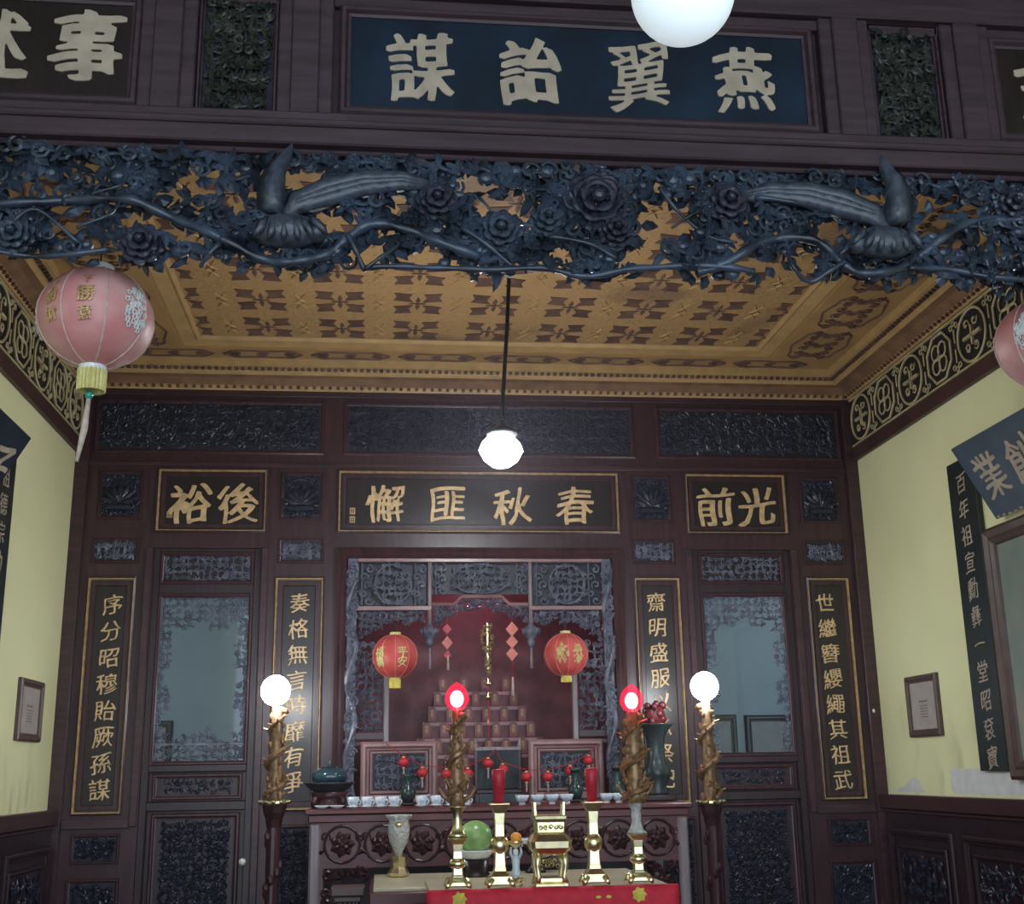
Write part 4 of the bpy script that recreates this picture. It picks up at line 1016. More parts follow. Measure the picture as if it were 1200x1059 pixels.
for i, px in enumerate((377, 395)):
    Y = -0.80; x = pz(px, Y); c = MB(); c.lathe((x, Y, AZ), [(0.02, 0), (0.026, 0.004), (0.045, 0.016), (0.043, 0.019), (0.02, 0.008)], 18)
    tag(c.build('saucer', M['porcelain'], smooth=True, base=(x, Y, AZ)), 'white saucer in front of the melon-shaped tureen, %s of two' % ('left' if i == 0 else 'right'), 'saucer', 'white saucers before the tureen')

Y = -0.55; p = at(386, 917, Y); x = p.x; zr = p.z
o = thing('tureen', 'teal melon-shaped lidded tureen on a flared dark dish at the left end of the altar', 'tureen', (x, Y, AZ))
c = MB(); c.lathe((x, Y, AZ), [(0.10, 0), (0.11, 0.02), (0.085, 0.035), (0.10, 0.06), (0.11, zr-AZ-0.055), (0.09, zr-AZ-0.05)], 24); c.build('stand', M['wood'], o, smooth=True)
for k in range(4):
    q = pi/4+k*pi/2; c = MB(); c.tube([(x+0.09*cos(q), Y+0.09*sin(q), AZ+0.07), (x+0.125*cos(q), Y+0.125*sin(q), AZ+0.035), (x+0.115*cos(q), Y+0.115*sin(q), AZ+0.018)], [0.022, 0.016, 0.018], 7); c.build('leg', M['wood'], o, smooth=True)
c = MB(); c.lathe((x, Y, zr-0.055), [(0.07, 0), (0.11, 0.012), (0.145, 0.045), (0.155, 0.055), (0.15, 0.058), (0.10, 0.03)], 24); c.build('dish', M['bronze'], o, smooth=True)
c = MB(); vs = []; NU, NV = 36, 10
for i in range(NV+1):
    a = pi*i/NV
    for j in range(NU):
        q = 2*pi*j/NU; rr_ = 0.108*(1+0.07*abs(sin(4.5*q))-0.04); vs.append((x+rr_*sin(a)*cos(q), Y+rr_*sin(a)*sin(q), zr+0.035+0.062*cos(a)))
c.add(vs, [(i*NU+j, (i+1)*NU+j, (i+1)*NU+(j+1) % NU, i*NU+(j+1) % NU) for i in range(NV) for j in range(NU)]); c.build('melon_body', M['melonglaze'], o, smooth=True)
c = MB(); c.tube([(x, Y, zr+0.09), (x+0.005, Y, zr+0.115), (x-0.008, Y, zr+0.135)], [0.012, 0.007, 0.004], 7); c.build('stem', M['melonglaze'], o, smooth=True)
c = MB()
for k in range(5): q = k*1.256; c.ell((x+0.035*cos(q), Y+0.035*sin(q), zr+0.092), 0.03, 0.03, 0.006, 8, 4)
c.build('leaf', M['bronze'], o, smooth=True)

Y = -0.45; p = at(767, 848, Y); x = p.x; zt = p.z; H = zt-AZ
o = thing('beaker_vase', 'tall flared black beaker vase at the right end of the altar', 'vase', (x, Y, AZ))
c = MB(); c.lathe((x, Y, AZ+0.035), [(0.07, 0), (0.072, 0.02), (0.058, 0.05), (0.085, 0.11), (0.09, 0.15), (0.06, 0.20), (0.055, 0.28), (0.062, H-0.12), (0.085, H-0.075), (0.115, H-0.042), (0.118, H-0.035), (0.105, H-0.038), (0.05, H-0.12)], 24); c.build('vase_body', M['bronze'], o, smooth=True)
c = MB(); c.box(x-0.10, x+0.10, Y-0.08, Y+0.08, AZ, AZ+0.035); c.build('wooden_foot', M['board'], o, bevel=0.008)
o2 = thing('carved_ornament', 'lumpy dark red carved ornament with a blade-like spike standing in the flared vase', 'ornament', (x, Y, zt-0.03))
c = MB(); rng = random.Random(8)
c.ell((x+0.005, Y, zt+0.05), 0.07, 0.06, 0.075, 14, 8)
for k in range(16): q = k*2.4; h = rng.uniform(0, 0.12); c.ell((x+0.055*cos(q), Y+0.05*sin(q), zt+h), rng.uniform(.018, .032), 0.024, rng.uniform(.018, .03), 8, 5)
c.build('body', M['redlacquer'], o2, smooth=True)
c = MB(); c.tube([(x+0.055, Y, zt+0.05), (x+0.075, Y, zt+0.14), (x+0.09, Y, zt+0.215)], [0.012, 0.011, 0.003], 6, 0.4); c.build('spike', M['grape'], o2)
for i, (px, hh, w_) in enumerate(((478, 0.17, 'left of the hanging lanterns, before the left balustrade panel'), (675, 0.19, 'before the right balustrade panel'), (724, 0.20, 'right of the right balustrade panel beside a shrine column'))):
    Y = -0.35; x = pz(px, Y); o = thing('altar_vase', 'small dark green altar vase ' + w_, 'vase', (x, Y, AZ), 'small dark altar vases')
    c = MB(); c.lathe((x, Y, AZ+0.02), [(0.03, 0), (0.045, 0.03), (0.052, 0.06), (0.03, 0.09), (0.022, 0.11), (0.03, hh-0.02), (0.042, hh), (0.036, hh), (0.015, 0.1)], 18); c.build('vase_body', M['green_vase'], o, smooth=True)
    c = MB(); c.lathe((x, Y, AZ), [(0.05, 0), (0.052, 0.012), (0.035, 0.02)], 16); c.build('foot', M['board'], o, smooth=True)

# garlands of tiny lanterns
def tiny_lantern(x, y, z, lab):
    o = thing('tiny_lantern', lab, 'lantern', (x, y, z), 'tiny red lanterns on the garlands')
    c = MB(); vs = []; NU, NV = 18, 8
    for i in range(NV+1):
        a = pi*i/NV
        for j in range(NU): q = 2*pi*j/NU; rr_ = 0.036*(1-0.05*abs(cos(4.5*q))); vs.append((x+rr_*sin(a)*cos(q), y+rr_*sin(a)*sin(q), z+0.031*cos(a)))
    c.add(vs, [(i*NU+j, (i+1)*NU+j, (i+1)*NU+(j+1) % NU, i*NU+(j+1) % NU) for i in range(NV) for j in range(NU)]); c.build('lantern_body', M['lanttiny'], o, smooth=True)
    c = MB(); c.lathe((x, y, z-0.039), [(0.010, 0), (0.010, 0.010)], 8); c.lathe((x, y, z+0.027), [(0.010, 0), (0.010, 0.010)], 8); c.build('cap', M['yelpaper'], o)
    c = MB(); c.tube([(x, y, z-0.038), (x+0.001, y, z-0.06), (x, y, z-0.095)], [0.0025, 0.005, 0.006], 6); c.build('tassel', M['pinktassel'], o, smooth=True)
    return o
YG = -0.16
for s, pts, w_ in ((0, [(473,893),(495,905),(523,907),(548,906),(572,894)], 'left'), (1, [(589,901),(617,910),(642,910),(668,903),(690,891)], 'right')):
    tl = None; path = []
    for i, (px, py) in enumerate(pts):
        p = at(px, py, YG); lab = 'tiny red lantern, %s from the left on the %s garland over the altar' % (ORD[i], w_)
        if tl is None: tl = tiny_lantern(p.x, p.y, p.z, lab)
        else: copy_tree(tl, (p.x, p.y, p.z), lab)
        path.append((p.x, p.y, p.z+0.038))
    ends = (at(453, 872, YG), at(581, 880, YG)) if s == 0 else (at(581, 880, YG), at(706, 872, YG))
    path = [(ends[0].x, -0.076, ends[0].z)]+path+[(ends[1].x, -0.076 if s else YG, ends[1].z)]
    if s: path[0] = (ends[0].x, YG, ends[0].z); 
    c = MB(); path = [(q[0], q[1], q[2]+0.004) for q in path]; c.tube(path, 0.003, 5)
    tag(c.build('garland_string', M['redtassel'], base=path[0]), 'thin red cord of the %s lantern garland strung across the shrine front' % w_, 'cord', 'cords of the lantern garlands')
p = at(581, 880, YG); o = thing('garland_post', 'thin dark post holding the meeting ends of both lantern garlands', 'post', (p.x, YG, AZ))
c = MB(); c.tube([(p.x, YG, AZ), (p.x, YG, p.z+0.01)], 0.005, 8); c.build('rod', M['black_metal'], o); c = MB(); c.lathe((p.x, YG, AZ), [(0.03, 0), (0.03, 0.008), (0.006, 0.015)], 14); c.build('base', M['black_metal'], o)

# ornaments hanging in the shrine mouth
Y = -0.05
def X(px, py): q = at(px, py, Y); return (q.x, Y, q.z)
a = X(571, 730); o = thing('hanging_ornament', 'long gilt openwork pendant with beads hanging in the centre of the shrine', 'hanging ornament', a, None)
c = MB(); rng = random.Random(4)
z0, z1 = a[2], X(572, 790)[2]
for k in range(12):
    z = z0-0.02-(z0-z1)*k/12; w = 0.045*(0.5+0.8*sin(pi*min(1, (k+1)/7))) if k < 7 else 0.022
    for j in range(5): q = rng.uniform(0, 6.28); c.ell((a[0]+w*0.7*cos(q), Y+0.012*sin(q*2), z+rng.uniform(-.012, .012)), 0.014, 0.012, 0.013, 7, 4)
c.tube([(a[0], Y, z0+0.0), (a[0], Y, z1)], 0.010, 6); c.build('gilt_drop', M['brass'], o)
c = MB(); c.tube([(a[0], Y, z1), (a[0]+0.003, Y, X(573, 868)[2])], 0.004, 5); c.build('red_string', M['redtassel'], o)
for py in (800, 816):
    q = X(572, py); c = MB(); c.lathe((q[0], Y, q[2]-0.02), [(0.004, 0), (0.022, 0.008), (0.028, 0.018), (0.010, 0.03), (0.018, 0.045), (0.004, 0.055)], 12); c.build('bead', M['brass'], o, smooth=True)
q = X(572, 846); c = MB(); c.ell((q[0], Y, q[2]), 0.008, 0.008, 0.02, 8, 6); c.build('bead', M['pinkpaper'], o)
c = MB(); c.tube([a, (a[0], 0.0, 2.585)], 0.003, 5); c.build('hanger', M['redtassel'], o)
def diamonds(label, px, y0, ds, tail):
    a = X(px, y0); o = thing('hanging_ornament', label, 'hanging ornament', a)
    for py, r, mt in ds:
        q = X(px, py); R = r*mper(0, 2.2); c = MB(TB(Y)); c.prism([(q[0]-R*0.85, q[2]), (q[0], q[2]-R), (q[0]+R*0.85, q[2]), (q[0], q[2]+R)], -0.006, 0.006); c.build('paper_diamond', M[mt], o, bevel=0.003)
    e = X(px+1, tail); c = MB(); c.tube([a, (e[0], Y, e[2])], 0.003, 5); c.build('string', M['redtassel'], o)
    e2 = X(px+1, tail-22); c = MB(); c.tube([e2, e], [0.006, 0.010], 6); c.build('tassel', M['pinktassel'], o, smooth=True)
    c = MB(); c.tube([a, (a[0], 0.0, 2.53)], 0.003, 5); c.build('hanger', M['redtassel'], o)
diamonds('red string ornament with one pale diamond hanging left of the gilt pendant', 524, 730, [(737, 7, 'redwax'), (753, 8, 'pinkpaper'), (768, 6, 'redwax')], 785)
diamonds('red string ornament with three pale diamonds hanging right of the gilt pendant', 600, 727, [(737, 9, 'pinkpaper'), (752, 8.5, 'pinkpaper'), (766, 8.5, 'pinkpaper')], 815)

# ================================================================== LANTERNS
def lantern(label, c0, R, H, skin, nrib, fringe, motif, group, hang, capmat, tassel=None, text=None):
    x, y, z = c0; o = thing('paper_lantern', label, 'lantern', c0, group)
    NU, NV = nrib*4, 16; vs = []
    for i in range(NV+1):
        a = 0.22+(pi-0.44)*i/NV
        for j in range(NU):
            q = 2*pi*j/NU; rr_ = R*(1-0.035*abs(cos(nrib*q/2))**6); vs.append((x+rr_*sin(a)*cos(q), y+rr_*sin(a)*sin(q), z+H*cos(a)/cos(0.22)))
    fs = [(i*NU+j, (i+1)*NU+j, (i+1)*NU+(j+1) % NU, i*NU+(j+1) % NU) for i in range(NV) for j in range(NU)]
    fs += [tuple(range(NU)), tuple(NV*NU+j for j in range(NU-1, -1, -1))]
    c = MB(); c.add(vs, fs); c.build('lantern_body', M[skin], o, smooth=True)
    c = MB()
    for k in range(nrib):
        q = 2*pi*(k+0.5)/nrib; P = []
        for i in range(15):
            a = 0.24+(pi-0.48)*i/14; P.append((x+R*1.006*sin(a)*cos(q), y+R*1.006*sin(a)*sin(q), z+H*1.0*cos(a)/cos(0.22)))
        c.tube(P, R*0.014, 5)
    c.build('rib', M['pinktassel'] if skin == 'lantbig' else M['pinkpaper'], o)
    rc = R*0.24
    c = MB(); c.lathe((x, y, z+H*0.99), [(rc, 0), (rc, R*0.12), (rc*0.8, R*0.12), (rc*0.8, 0)], 20); c.build('top_cap', capmat, o)
    c = MB(); c.lathe((x, y, z-H*1.0-R*0.08), [(rc, 0), (rc, R*0.10), (rc*0.8, R*0.10), (rc*0.8, 0)], 20); c.build('bottom_ring', capmat, o)
    c = MB(); nf = 22                    # fringe of flat strips
    for k in range(nf):
        q = 2*pi*k/nf; c.tube([(x+rc*0.9*cos(q), y+rc*0.9*sin(q), z-H-R*0.06), (x+rc*0.88*cos(q), y+rc*0.88*sin(q), z-H-R*0.06-fringe)], rc*0.16, 4)
    c.build('fringe', M['yelpaper'] if skin == 'lantbig' else M['yellow'], o)
    c = MB(); c.tube([(x, y, z+H*1.05), (x, y, hang)], 0.003, 5); c.build('string', M['black_metal'], o)
    if tassel:
        c = MB(); c.ell((x-0.005, y, z-H-R*0.06-fringe-0.012), 0.014, 0.014, 0.016, 8, 6); c.build('bead', M['greenbead'], o, smooth=True)
        zt_ = z-H-R*0.06-fringe-0.02; c = MB(); c.tube([(x-0.005, y, zt_), (x-0.012, y, zt_-tassel*0.5), (x-0.028, y, zt_-tassel)], [0.007, 0.012, 0.006], 6); c.build('tassel', M['pinktassel'], o, smooth=True)
    def surf(lon, lat):
        a = pi/2-lat; return Vector((x+R*1.012*sin(a)*cos(lon), y+R*1.012*sin(a)*sin(lon), z+H*1.012*cos(a)/cos(0.22)))
    if text:                             # gold characters wrapped on the skin
        for lon, lat, ch, sz in text:
            vs_, fs_ = glyph(ch, 0.02); c = MB()
            c.add([tuple(surf(lon+xx*sz/R, lat+yy*sz/H)+Vector((cos(lon), sin(lon), 0))*zz*0.05) for xx, yy, zz in vs_], fs_); c.build('character', M['gilt'] if skin == 'lantbig' else M['yelpaper'], o)
    if motif:                            # printed flower medallions
        for lon, lat, r in motif:
            c = MB()
            for k in range(60):
                rg = random.Random(k*7+int(lon*100)); dx, dy = rg.uniform(-1, 1), rg.uniform(-1, 1)
                if dx*dx+dy*dy > 1: continue
                P = [tuple(surf(lon+dx*r*0.55+0.05*cos(t*1.3+k)*(1 if t < 3 else .6), lat+dy*r+0.05*sin(t*1.3+k))) for t in range(6)]
                c.tube(P, R*0.014, 4)
            c.build('printed_flower', M['lime'] if skin == 'lantbig' else M['yelpaper'], o)
    return o
va_ = -pi/2-0.18                          # the side facing the viewer
lantern('large faded red lantern with gold writing and a long tassel, hanging at upper left', (-1.644, -4.25, 2.995), 0.190, 0.170, 'lantbig', 8, 0.075,
        [(va_+1.15, 0.0, 0.45), (va_-1.5, -0.05, 0.4)], 'large lanterns under the front beam', 4.095, M['porcelain'], 0.22,
        [(va_-0.42, 0.12, '發', 0.055), (va_-0.42, -0.25, '財', 0.05), (va_-0.40, 0.42, '八', 0.03), (va_+0.22, 0.12, '勝', 0.06), (va_+0.22, -0.27, '意', 0.05), (va_+0.22, 0.45, '下', 0.04)])
lantern('large faded red lantern with printed flowers at the right picture edge', (1.755, -4.25, 2.985), 0.190, 0.170, 'lantbig', 8, 0.075,
        [(va_-0.75, 0.05, 0.42), (va_+0.6, 0.05, 0.42)], 'large lanterns under the front beam', 4.095, M['porcelain'], 0.22)
Ys = -0.30
p = at(463, 769, Ys)
lantern('small red lantern with dull gold writing hanging left in the shrine mouth', (p.x, Ys, p.z), 0.148, 0.138, 'lantsmall', 10, 0.055, None, 'small lanterns of the shrine', p.z+0.2, M['yelpaper'], None,
        [(va_-0.55, 0.15, '福', 0.07), (va_-0.55, -0.3, '壽', 0.07), (va_+0.5, 0.15, '平', 0.07), (va_+0.5, -0.3, '安', 0.07)])
p2 = at(663, 767, Ys)
lantern('small red lantern with two pale printed medallions hanging right in the shrine mouth', (p2.x, Ys, p2.z), 0.145, 0.138, 'lantsmall', 10, 0.03, [(va_-0.12, 0.0, 0.5), (va_+0.62, 0.0, 0.45)], 'small lanterns of the shrine', p2.z+0.2, M['yelpaper'], None)
for q, w_ in ((p, 'left'), (p2, 'right')):
    c = MB(); c.tube([(q.x, Ys, q.z+0.2), (q.x, -0.14, q.z+0.225), (q.x, 0.0, q.z+0.21)], 0.006, 6)
    c.ell((q.x, Ys, q.z+0.197), 0.010, 0.010, 0.010, 6, 4)
    tag(c.build('lantern_hook', M['black_metal'], base=(q.x, 0, q.z+0.2)), 'iron hook on the shrine front carrying the %s small red lantern' % w_, 'hook', 'hooks of the small lanterns')

# ================================================================== LAMPS
# opal globe in the porch
g = at(800, -8, -5.5); R = 61*mper(-5.5, 3.4)
o = thing('globe_lamp', 'white opal globe lamp hanging in front of the beam, cut by the top edge', 'lamp', (g.x, -5.5, g.z))
c = MB(); c.ell((g.x, -5.5, g.z), R, R, R, 40, 24); c.build('globe', M['globe'], o, smooth=True)
c = MB(); c.lathe((g.x, -5.5, g.z+R*0.93), [(0.05, 0), (0.055, 0.02), (0.03, 0.07), (0.012, 0.09)], 20); c.build('gallery', M['brass'], o, smooth=True)
c = MB(); c.tube([(g.x, -5.5, g.z+R+0.06), (g.x, -5.5, 4.75)], 0.008, 8); c.build('rod', M['black_metal'], o)
# ceiling lamp on a long rod
Yt, Yb = -2.06, -2.0
top = Vector((0.012, Yt, 4.30)); bot = at(588, 488, Yb); lc = at(587, 527, Yb)
o = thing('pendant_lamp', 'blazing white ceiling lamp on a long black rod in the middle of the hall', 'lamp', tuple(top))
c = MB(); c.tube([tuple(top), tuple(top.lerp(bot, 0.5)+Vector((0.004, 0, 0))), tuple(bot)], 0.011, 8); c.build('rod', M['black_metal'], o)
c = MB(); c.lathe(tuple(top-Vector((0, 0, 0.05))), [(0.015, 0), (0.045, 0.02), (0.05, 0.05)], 18); c.build('ceiling_rose', M['black_metal'], o, smooth=True)
c = MB(); c.lathe((bot.x, Yb, lc.z+0.085), [(0.085, 0), (0.07, 0.025), (0.03, 0.05), (0.012, 0.075)], 18); c.build('lamp_cap', M['black_metal'], o, smooth=True)
c = MB(); c.lathe((lc.x, Yb, lc.z-0.09), [(0.05, 0), (0.09, 0.03), (0.118, 0.085), (0.10, 0.13), (0.06, 0.172)], 8); c.build('lamp_glass', M['chandbulb'], o)

def dragon_column(x, y, z0, z1, r, parent, seed, mat='oldgold'):
    c = MB(); rg = random.Random(seed); H = z1-z0
    c.lathe((x, y, z0), [(r*0.9, 0), (r*0.75, H*0.1), (r*0.7, H*0.6), (r*0.55, H)], 12); c.build('column', M[mat], parent, smooth=True)
    c = MB(); P = []; Rr = []
    for i in range(60):
        t = i/59; q = t*pi*5.2+seed; rad = r*(1.15-0.45*t); P.append((x+rad*cos(q), y+rad*sin(q), z0+H*(0.04+0.9*t))); Rr.append(r*0.36*(0.5+sin(pi*min(1, t*1.1+0.05))*0.6))
    c.tube(P, Rr, 7)
    for i in range(4, 58, 3):
        q = i/59*pi*5.2+seed; v = Vector(P[i]); d = Vector((cos(q), sin(q), 0.4)); c.tube([tuple(v), tuple(v+d*r*0.75)], [r*0.2, r*0.03], 4)
    hd = Vector(P[-1]); c.ell((hd.x, hd.y, hd.z), r*0.6, r*0.6, r*0.5, 8, 6); 
    for i in range(34):                  # clouds and fins carved round the column
        t = rg.uniform(0.03, 0.9); q = rg.uniform(0, 6.28); rad = r*(0.95-0.35*t)
        c.ell((x+rad*cos(q), y+rad*sin(q), z0+H*t), r*rg.uniform(.18, .34), r*rg.uniform(.18, .34), r*rg.uniform(.2, .45), 7, 5)
    c.build('coiled_dragon', M[mat], parent)
# two standing lamps
for s, bx, by, w_ in ((-1, 323, 809, 'left'), (1, 821, 804, 'right')):
    Y = -0.95 if s < 0 else -0.85
    bpt = at(bx, by, Y); x0 = at(322 if s < 0 else 823, 935, Y); x = x0.x; zp = x0.z-0.02
    if s > 0: x = 1.30; 
    o = thing('floor_lamp', 'tall dragon column lamp with lit white bulb standing %s of the altar table' % w_, 'lamp', (x, Y, 0), 'standing dragon lamps')
    c = MB(); c.lathe((x, Y, 0), [(0.14, 0), (0.14, 0.03), (0.06, 0.07), (0.04, 0.12)], 18); c.build('base', M['wood'], o, smooth=True)
    c = MB(); c.lathe((x, Y, 0.12), [(0.042, 0), (0.036, 0.3), (0.04, zp-0.26), (0.05, zp-0.22)], 14)
    for k in range(26): z = 0.2+k*(zp-0.35)/26; q = k*0.9; c.ell((x+0.038*cos(q), Y+0.038*sin(q), z), 0.02, 0.02, 0.03, 7, 5)
    c.build('pole', M['wood'], o)
    c = MB(); c.lathe((x, Y, zp-0.10), [(0.045, 0), (0.062, 0.04), (0.07, 0.085), (0.055, 0.09)], 8); c.build('pot', M['wood'], o)
    c = MB(); c.lathe((x, Y, zp-0.02), [(0.072, 0), (0.085, 0.012), (0.085, 0.024), (0.06, 0.03)], 16)
    for k in range(12): q = k*pi/6; c.ell((x+0.082*cos(q), Y+0.082*sin(q), zp+0.0), 0.014, 0.014, 0.012, 7, 4)
    c.build('gilt_rim', M['brass'], o)
    dragon_column(x, Y, zp, bpt.z-0.09, 0.052, o, 3 if s < 0 else 5)
    c = MB(); c.lathe((x, Y, bpt.z-0.10), [(0.02, 0), (0.024, 0.03), (0.02, 0.05)], 12); c.build('bulb_socket', M['brass'], o)
    c = MB(); c.ell((bpt.x if s < 0 else x, Y, bpt.z), 0.085, 0.085, 0.088, 20, 12); c.build('bulb', M['bulb'], o, smooth=True)

# brass on the draped table
YS = -2.93
def sx(px, Y=YS): return at(px, 1040, Y).x
def square_stick(x, y, z, H, o, mat='brass', w=0.05):
    """archaic square candlestick: foot, waist, bulb, flaring mouth"""
    c = MB(); c.lathe((x, y, z+0.015), [(w*1.0, 0), (w*1.0, H*0.10), (w*0.62, H*0.16), (w*0.62, H*0.19), (w*0.55, H*0.22), (w*0.50, H*0.40)], square=True); c.build('foot_block', M[mat], o, bevel=0.004)
    for a in (-1, 1):
        for b_ in (-1, 1):
            c = MB(); c.tube([(x+a*w*0.85, y+b_*w*0.85, z+0.04), (x+a*w*1.15, y+b_*w*1.15, z+0.02), (x+a*w*1.1, y+b_*w*1.1, z+0.015)], [0.014, 0.012, 0.014], 6); c.build('foot', M[mat], o, smooth=True)
    c = MB(); c.lathe((x, y, z+H*0.40), [(w*0.5, 0), (w*0.82, H*0.05), (w*0.92, H*0.10), (w*0.82, H*0.16), (w*0.5, H*0.21)], 16); c.build('knop', M[mat], o, smooth=True)
    c = MB(); c.lathe((x, y, z+H*0.60), [(w*0.48, 0), (w*0.46, H*0.14), (w*0.55, H*0.28), (w*0.9, H*0.37), (w*1.0, H*0.385), (w*1.0, H*0.40), (w*0.7, H*0.40)], square=True); c.build('mouth', M[mat], o, bevel=0.003)
HS = 95*mper(YS, 1.2)
for px, w_ in ((586, 'left'), (697, 'right')):
    x = sx(px); o = thing('candlestick', 'square brass candlestick with a flared mouth, %s of the censer' % w_, 'candlestick', (x, YS, RZ), 'brass candlesticks'); square_stick(x, YS, RZ, HS, o, w=0.043)
    o = thing('candle', 'stubby red candle standing in the %s brass candlestick' % w_, 'candle', (x, YS, RZ+HS), 'red candles')
    c = MB(); c.lathe((x, YS, RZ+HS), [(0.020, 0), (0.0275, 0.10), (0.029, 0.134), (0.022, 0.138)], 14); c.build('wax', M['redwax'], o, smooth=True)
    c = MB(); c.tube([(x, YS, RZ+HS+0.137), (x+0.002, YS, RZ+HS+0.155)], 0.002, 5); c.build('wick', M['black_metal'], o)
for px, w_, rb, dz in ((536, 'left', (530, 820), 0), (749, 'right', (743, 822), 1)):
    x = sx(px); y = YS-0.02 if dz == 0 else YS; p = at(rb[0], rb[1], y); H = 92*mper(YS, 1.2)
    o = thing('dragon_lamp', 'dragon column lamp with lit red bulb on tiered brass, %s end of draped table' % w_, 'lamp', (x, y, RZ), 'red dragon lamps')
    square_stick(x, y, RZ, H*0.62, o, w=0.039)
    c = MB(); c.lathe((x, y, RZ+H*0.63), [(0.045, 0), (0.03, 0.015), (0.018, 0.05), (0.022, 0.07), (0.018, 0.09), (0.034, H*0.36), (0.036, H*0.37)], square=False, n=16); c.build('goblet', M['crystal'] if dz else M['brass'], o, smooth=True)
    zc = RZ+H
    dragon_column(x, y, zc, p.z-0.045, 0.037 if dz == 0 else 0.048, o, 2+dz)
    c = MB()                              # scrolled wings at the column foot
    for a in (-1, 1):
        c.tube([(x+a*0.02, y, zc+0.02), (x+a*0.06, y, zc+0.045), (x+a*0.075, y, zc+0.075), (x+a*0.06, y, zc+0.085)], [0.012, 0.01, 0.007, 0.003], 6)
        c.tube([(x+a*0.015, y, zc+0.05), (x+a*0.04, y, zc+0.10), (x+a*0.05, y, zc+0.13)], [0.012, 0.009, 0.003], 6)
    c.build('wing', M['oldgold'], o, smooth=True)
    c = MB(); c.lathe((x, y, p.z-0.055), [(0.012, 0), (0.016, 0.012), (0.014, 0.025)], 10); c.build('bulb_socket', M['brass'], o)
    c = MB(); c.ell((x, y, p.z+0.004), 0.029, 0.029, 0.036, 16, 10); c.build('bulb', M['redbulb'], o, smooth=True)
    c = MB(); c.lathe((x, y, p.z-0.048), [(0.014, 0), (0.036, 0.014), (0.050, 0.038), (0.052, 0.056), (0.046, 0.082), (0.030, 0.104), (0.012, 0.118), (0.003, 0.124)], 20); c.build('halo_glass', M['haloglass'], o, smooth=True)  # glowing shell that stands in for the bulb's red halo
# censer
x = sx(646); Y = -2.9
o = thing('censer', 'square brass incense burner on tall legs with upright handles, between the candlesticks', 'incense burner', (x, Y, RZ))
zb_ = RZ+0.125
c = MB(); c.lathe((x, Y, zb_), [(0.045, 0), (0.066, 0.008), (0.084, 0.032), (0.086, 0.058), (0.068, 0.085), (0.060, 0.092)], square=True); c.build('body', M['brass'], o, bevel=0.014)
c = MB(); c.lathe((x, Y, zb_+0.090), [(0.058, 0), (0.060, 0.048), (0.068, 0.053), (0.070, 0.072), (0.054, 0.072), (0.052, 0.03)], square=True); c.build('collar', M['brass'], o, bevel=0.004)
c = MB(TB(Y-0.060))
for q in range(-2, 3): c.scroll(x+q*0.022, zb_+0.114, 0.002, 0.010, q, 1.0, 1 if q % 2 else -1, 0.0035)
c.build('collar_relief', M['brass'], o)
for a in (-1, 1):
    for b_ in (-1, 1):
        c = MB(); c.tube([(x+a*0.052, Y+b_*0.048, zb_+0.02), (x+a*0.060, Y+b_*0.052, RZ+0.085), (x+a*0.052, Y+b_*0.048, RZ+0.045), (x+a*0.060, Y+b_*0.054, RZ+0.016)], [0.017, 0.012, 0.010, 0.014], 8); c.build('leg', M['brass'], o, smooth=True)
    c = MB(); zt_ = zb_+0.155; c.tube([(x+a*0.060, Y-0.025, zt_), (x+a*0.062, Y-0.025, zt_+0.055), (x+a*0.062, Y+0.025, zt_+0.055), (x+a*0.060, Y+0.025, zt_)], 0.008, 6); c.build('handle', M['brass'], o)
c = MB(); c.box(x-0.072, x+0.072, Y-0.066, Y+0.066, RZ, RZ+0.018); c.box(x-0.055, x+0.055, Y-0.048, Y+0.048, RZ+0.018, RZ+0.04); c.build('base_tray', M['brass'], o, bevel=0.005)
c = MB()
for q in range(8): c.scroll(x-0.042+q*0.012, RZ+0.085+0.018*(q % 2), 0, 0.012, q, 1, 1, 0.0035)
c.v = [(vx, Y-0.03-vz, vy) for vx, vy, vz in c.v]
c.build('openwork_skirt', M['brass'], o)
# figurine beside the censer with orange
x = sx(609); Y = -2.80
o = thing('figurine', 'small gilt and white standing figurine left of the censer, bearing a cup-shaped dish', 'figurine', (x, Y, RZ))
c = MB(); c.lathe((x, Y, RZ+0.025), [(0.016, 0), (0.020, 0.02), (0.015, 0.05), (0.019, 0.075), (0.012, 0.092), (0.006, 0.097)], 12)
for q in (-1, 1): c.tube([(x+q*0.012, Y, RZ+0.108), (x+q*0.024, Y-0.008, RZ+0.13), (x+q*0.020, Y-0.004, RZ+0.155)], [0.008, 0.006, 0.005], 6)
c.build('body', M['bluewhite'], o, smooth=True)
c = MB(); c.ell((x, Y, RZ+0.133), 0.013, 0.013, 0.016, 10, 7); c.build('head', M['porcelain'], o, smooth=True)
c = MB(); c.lathe((x, Y, RZ), [(0.030, 0), (0.032, 0.012), (0.024, 0.02), (0.018, 0.028)], 10)
for q in range(5): c.ell((x+0.026*cos(q*1.26), Y+0.022*sin(q*1.26), RZ+0.022), 0.011, 0.010, 0.012, 7, 5)
c.build('rock_base', M['brass'], o)
c = MB(); c.tube([(x-0.030, Y, RZ+0.167), (x-0.050, Y, RZ+0.176), (x-0.062, Y, RZ+0.170)], [0.010, 0.007, 0.002], 6); c.build('spout', M['brass'], o, smooth=True)
c = MB(); c.lathe((x, Y, RZ+0.15), [(0.008, 0), (0.028, 0.016), (0.036, 0.030), (0.032, 0.030), (0.010, 0.012)], 16); c.build('dish', M['brass'], o, smooth=True)
c = MB(); c.ell((x+0.002, Y, RZ+0.192), 0.025, 0.025, 0.023, 16, 10); tag(c.build('orange', M['orange'], smooth=True, base=(x, Y, RZ+0.169)), 'small bright orange sitting on the figurine dish left of the censer', 'orange')

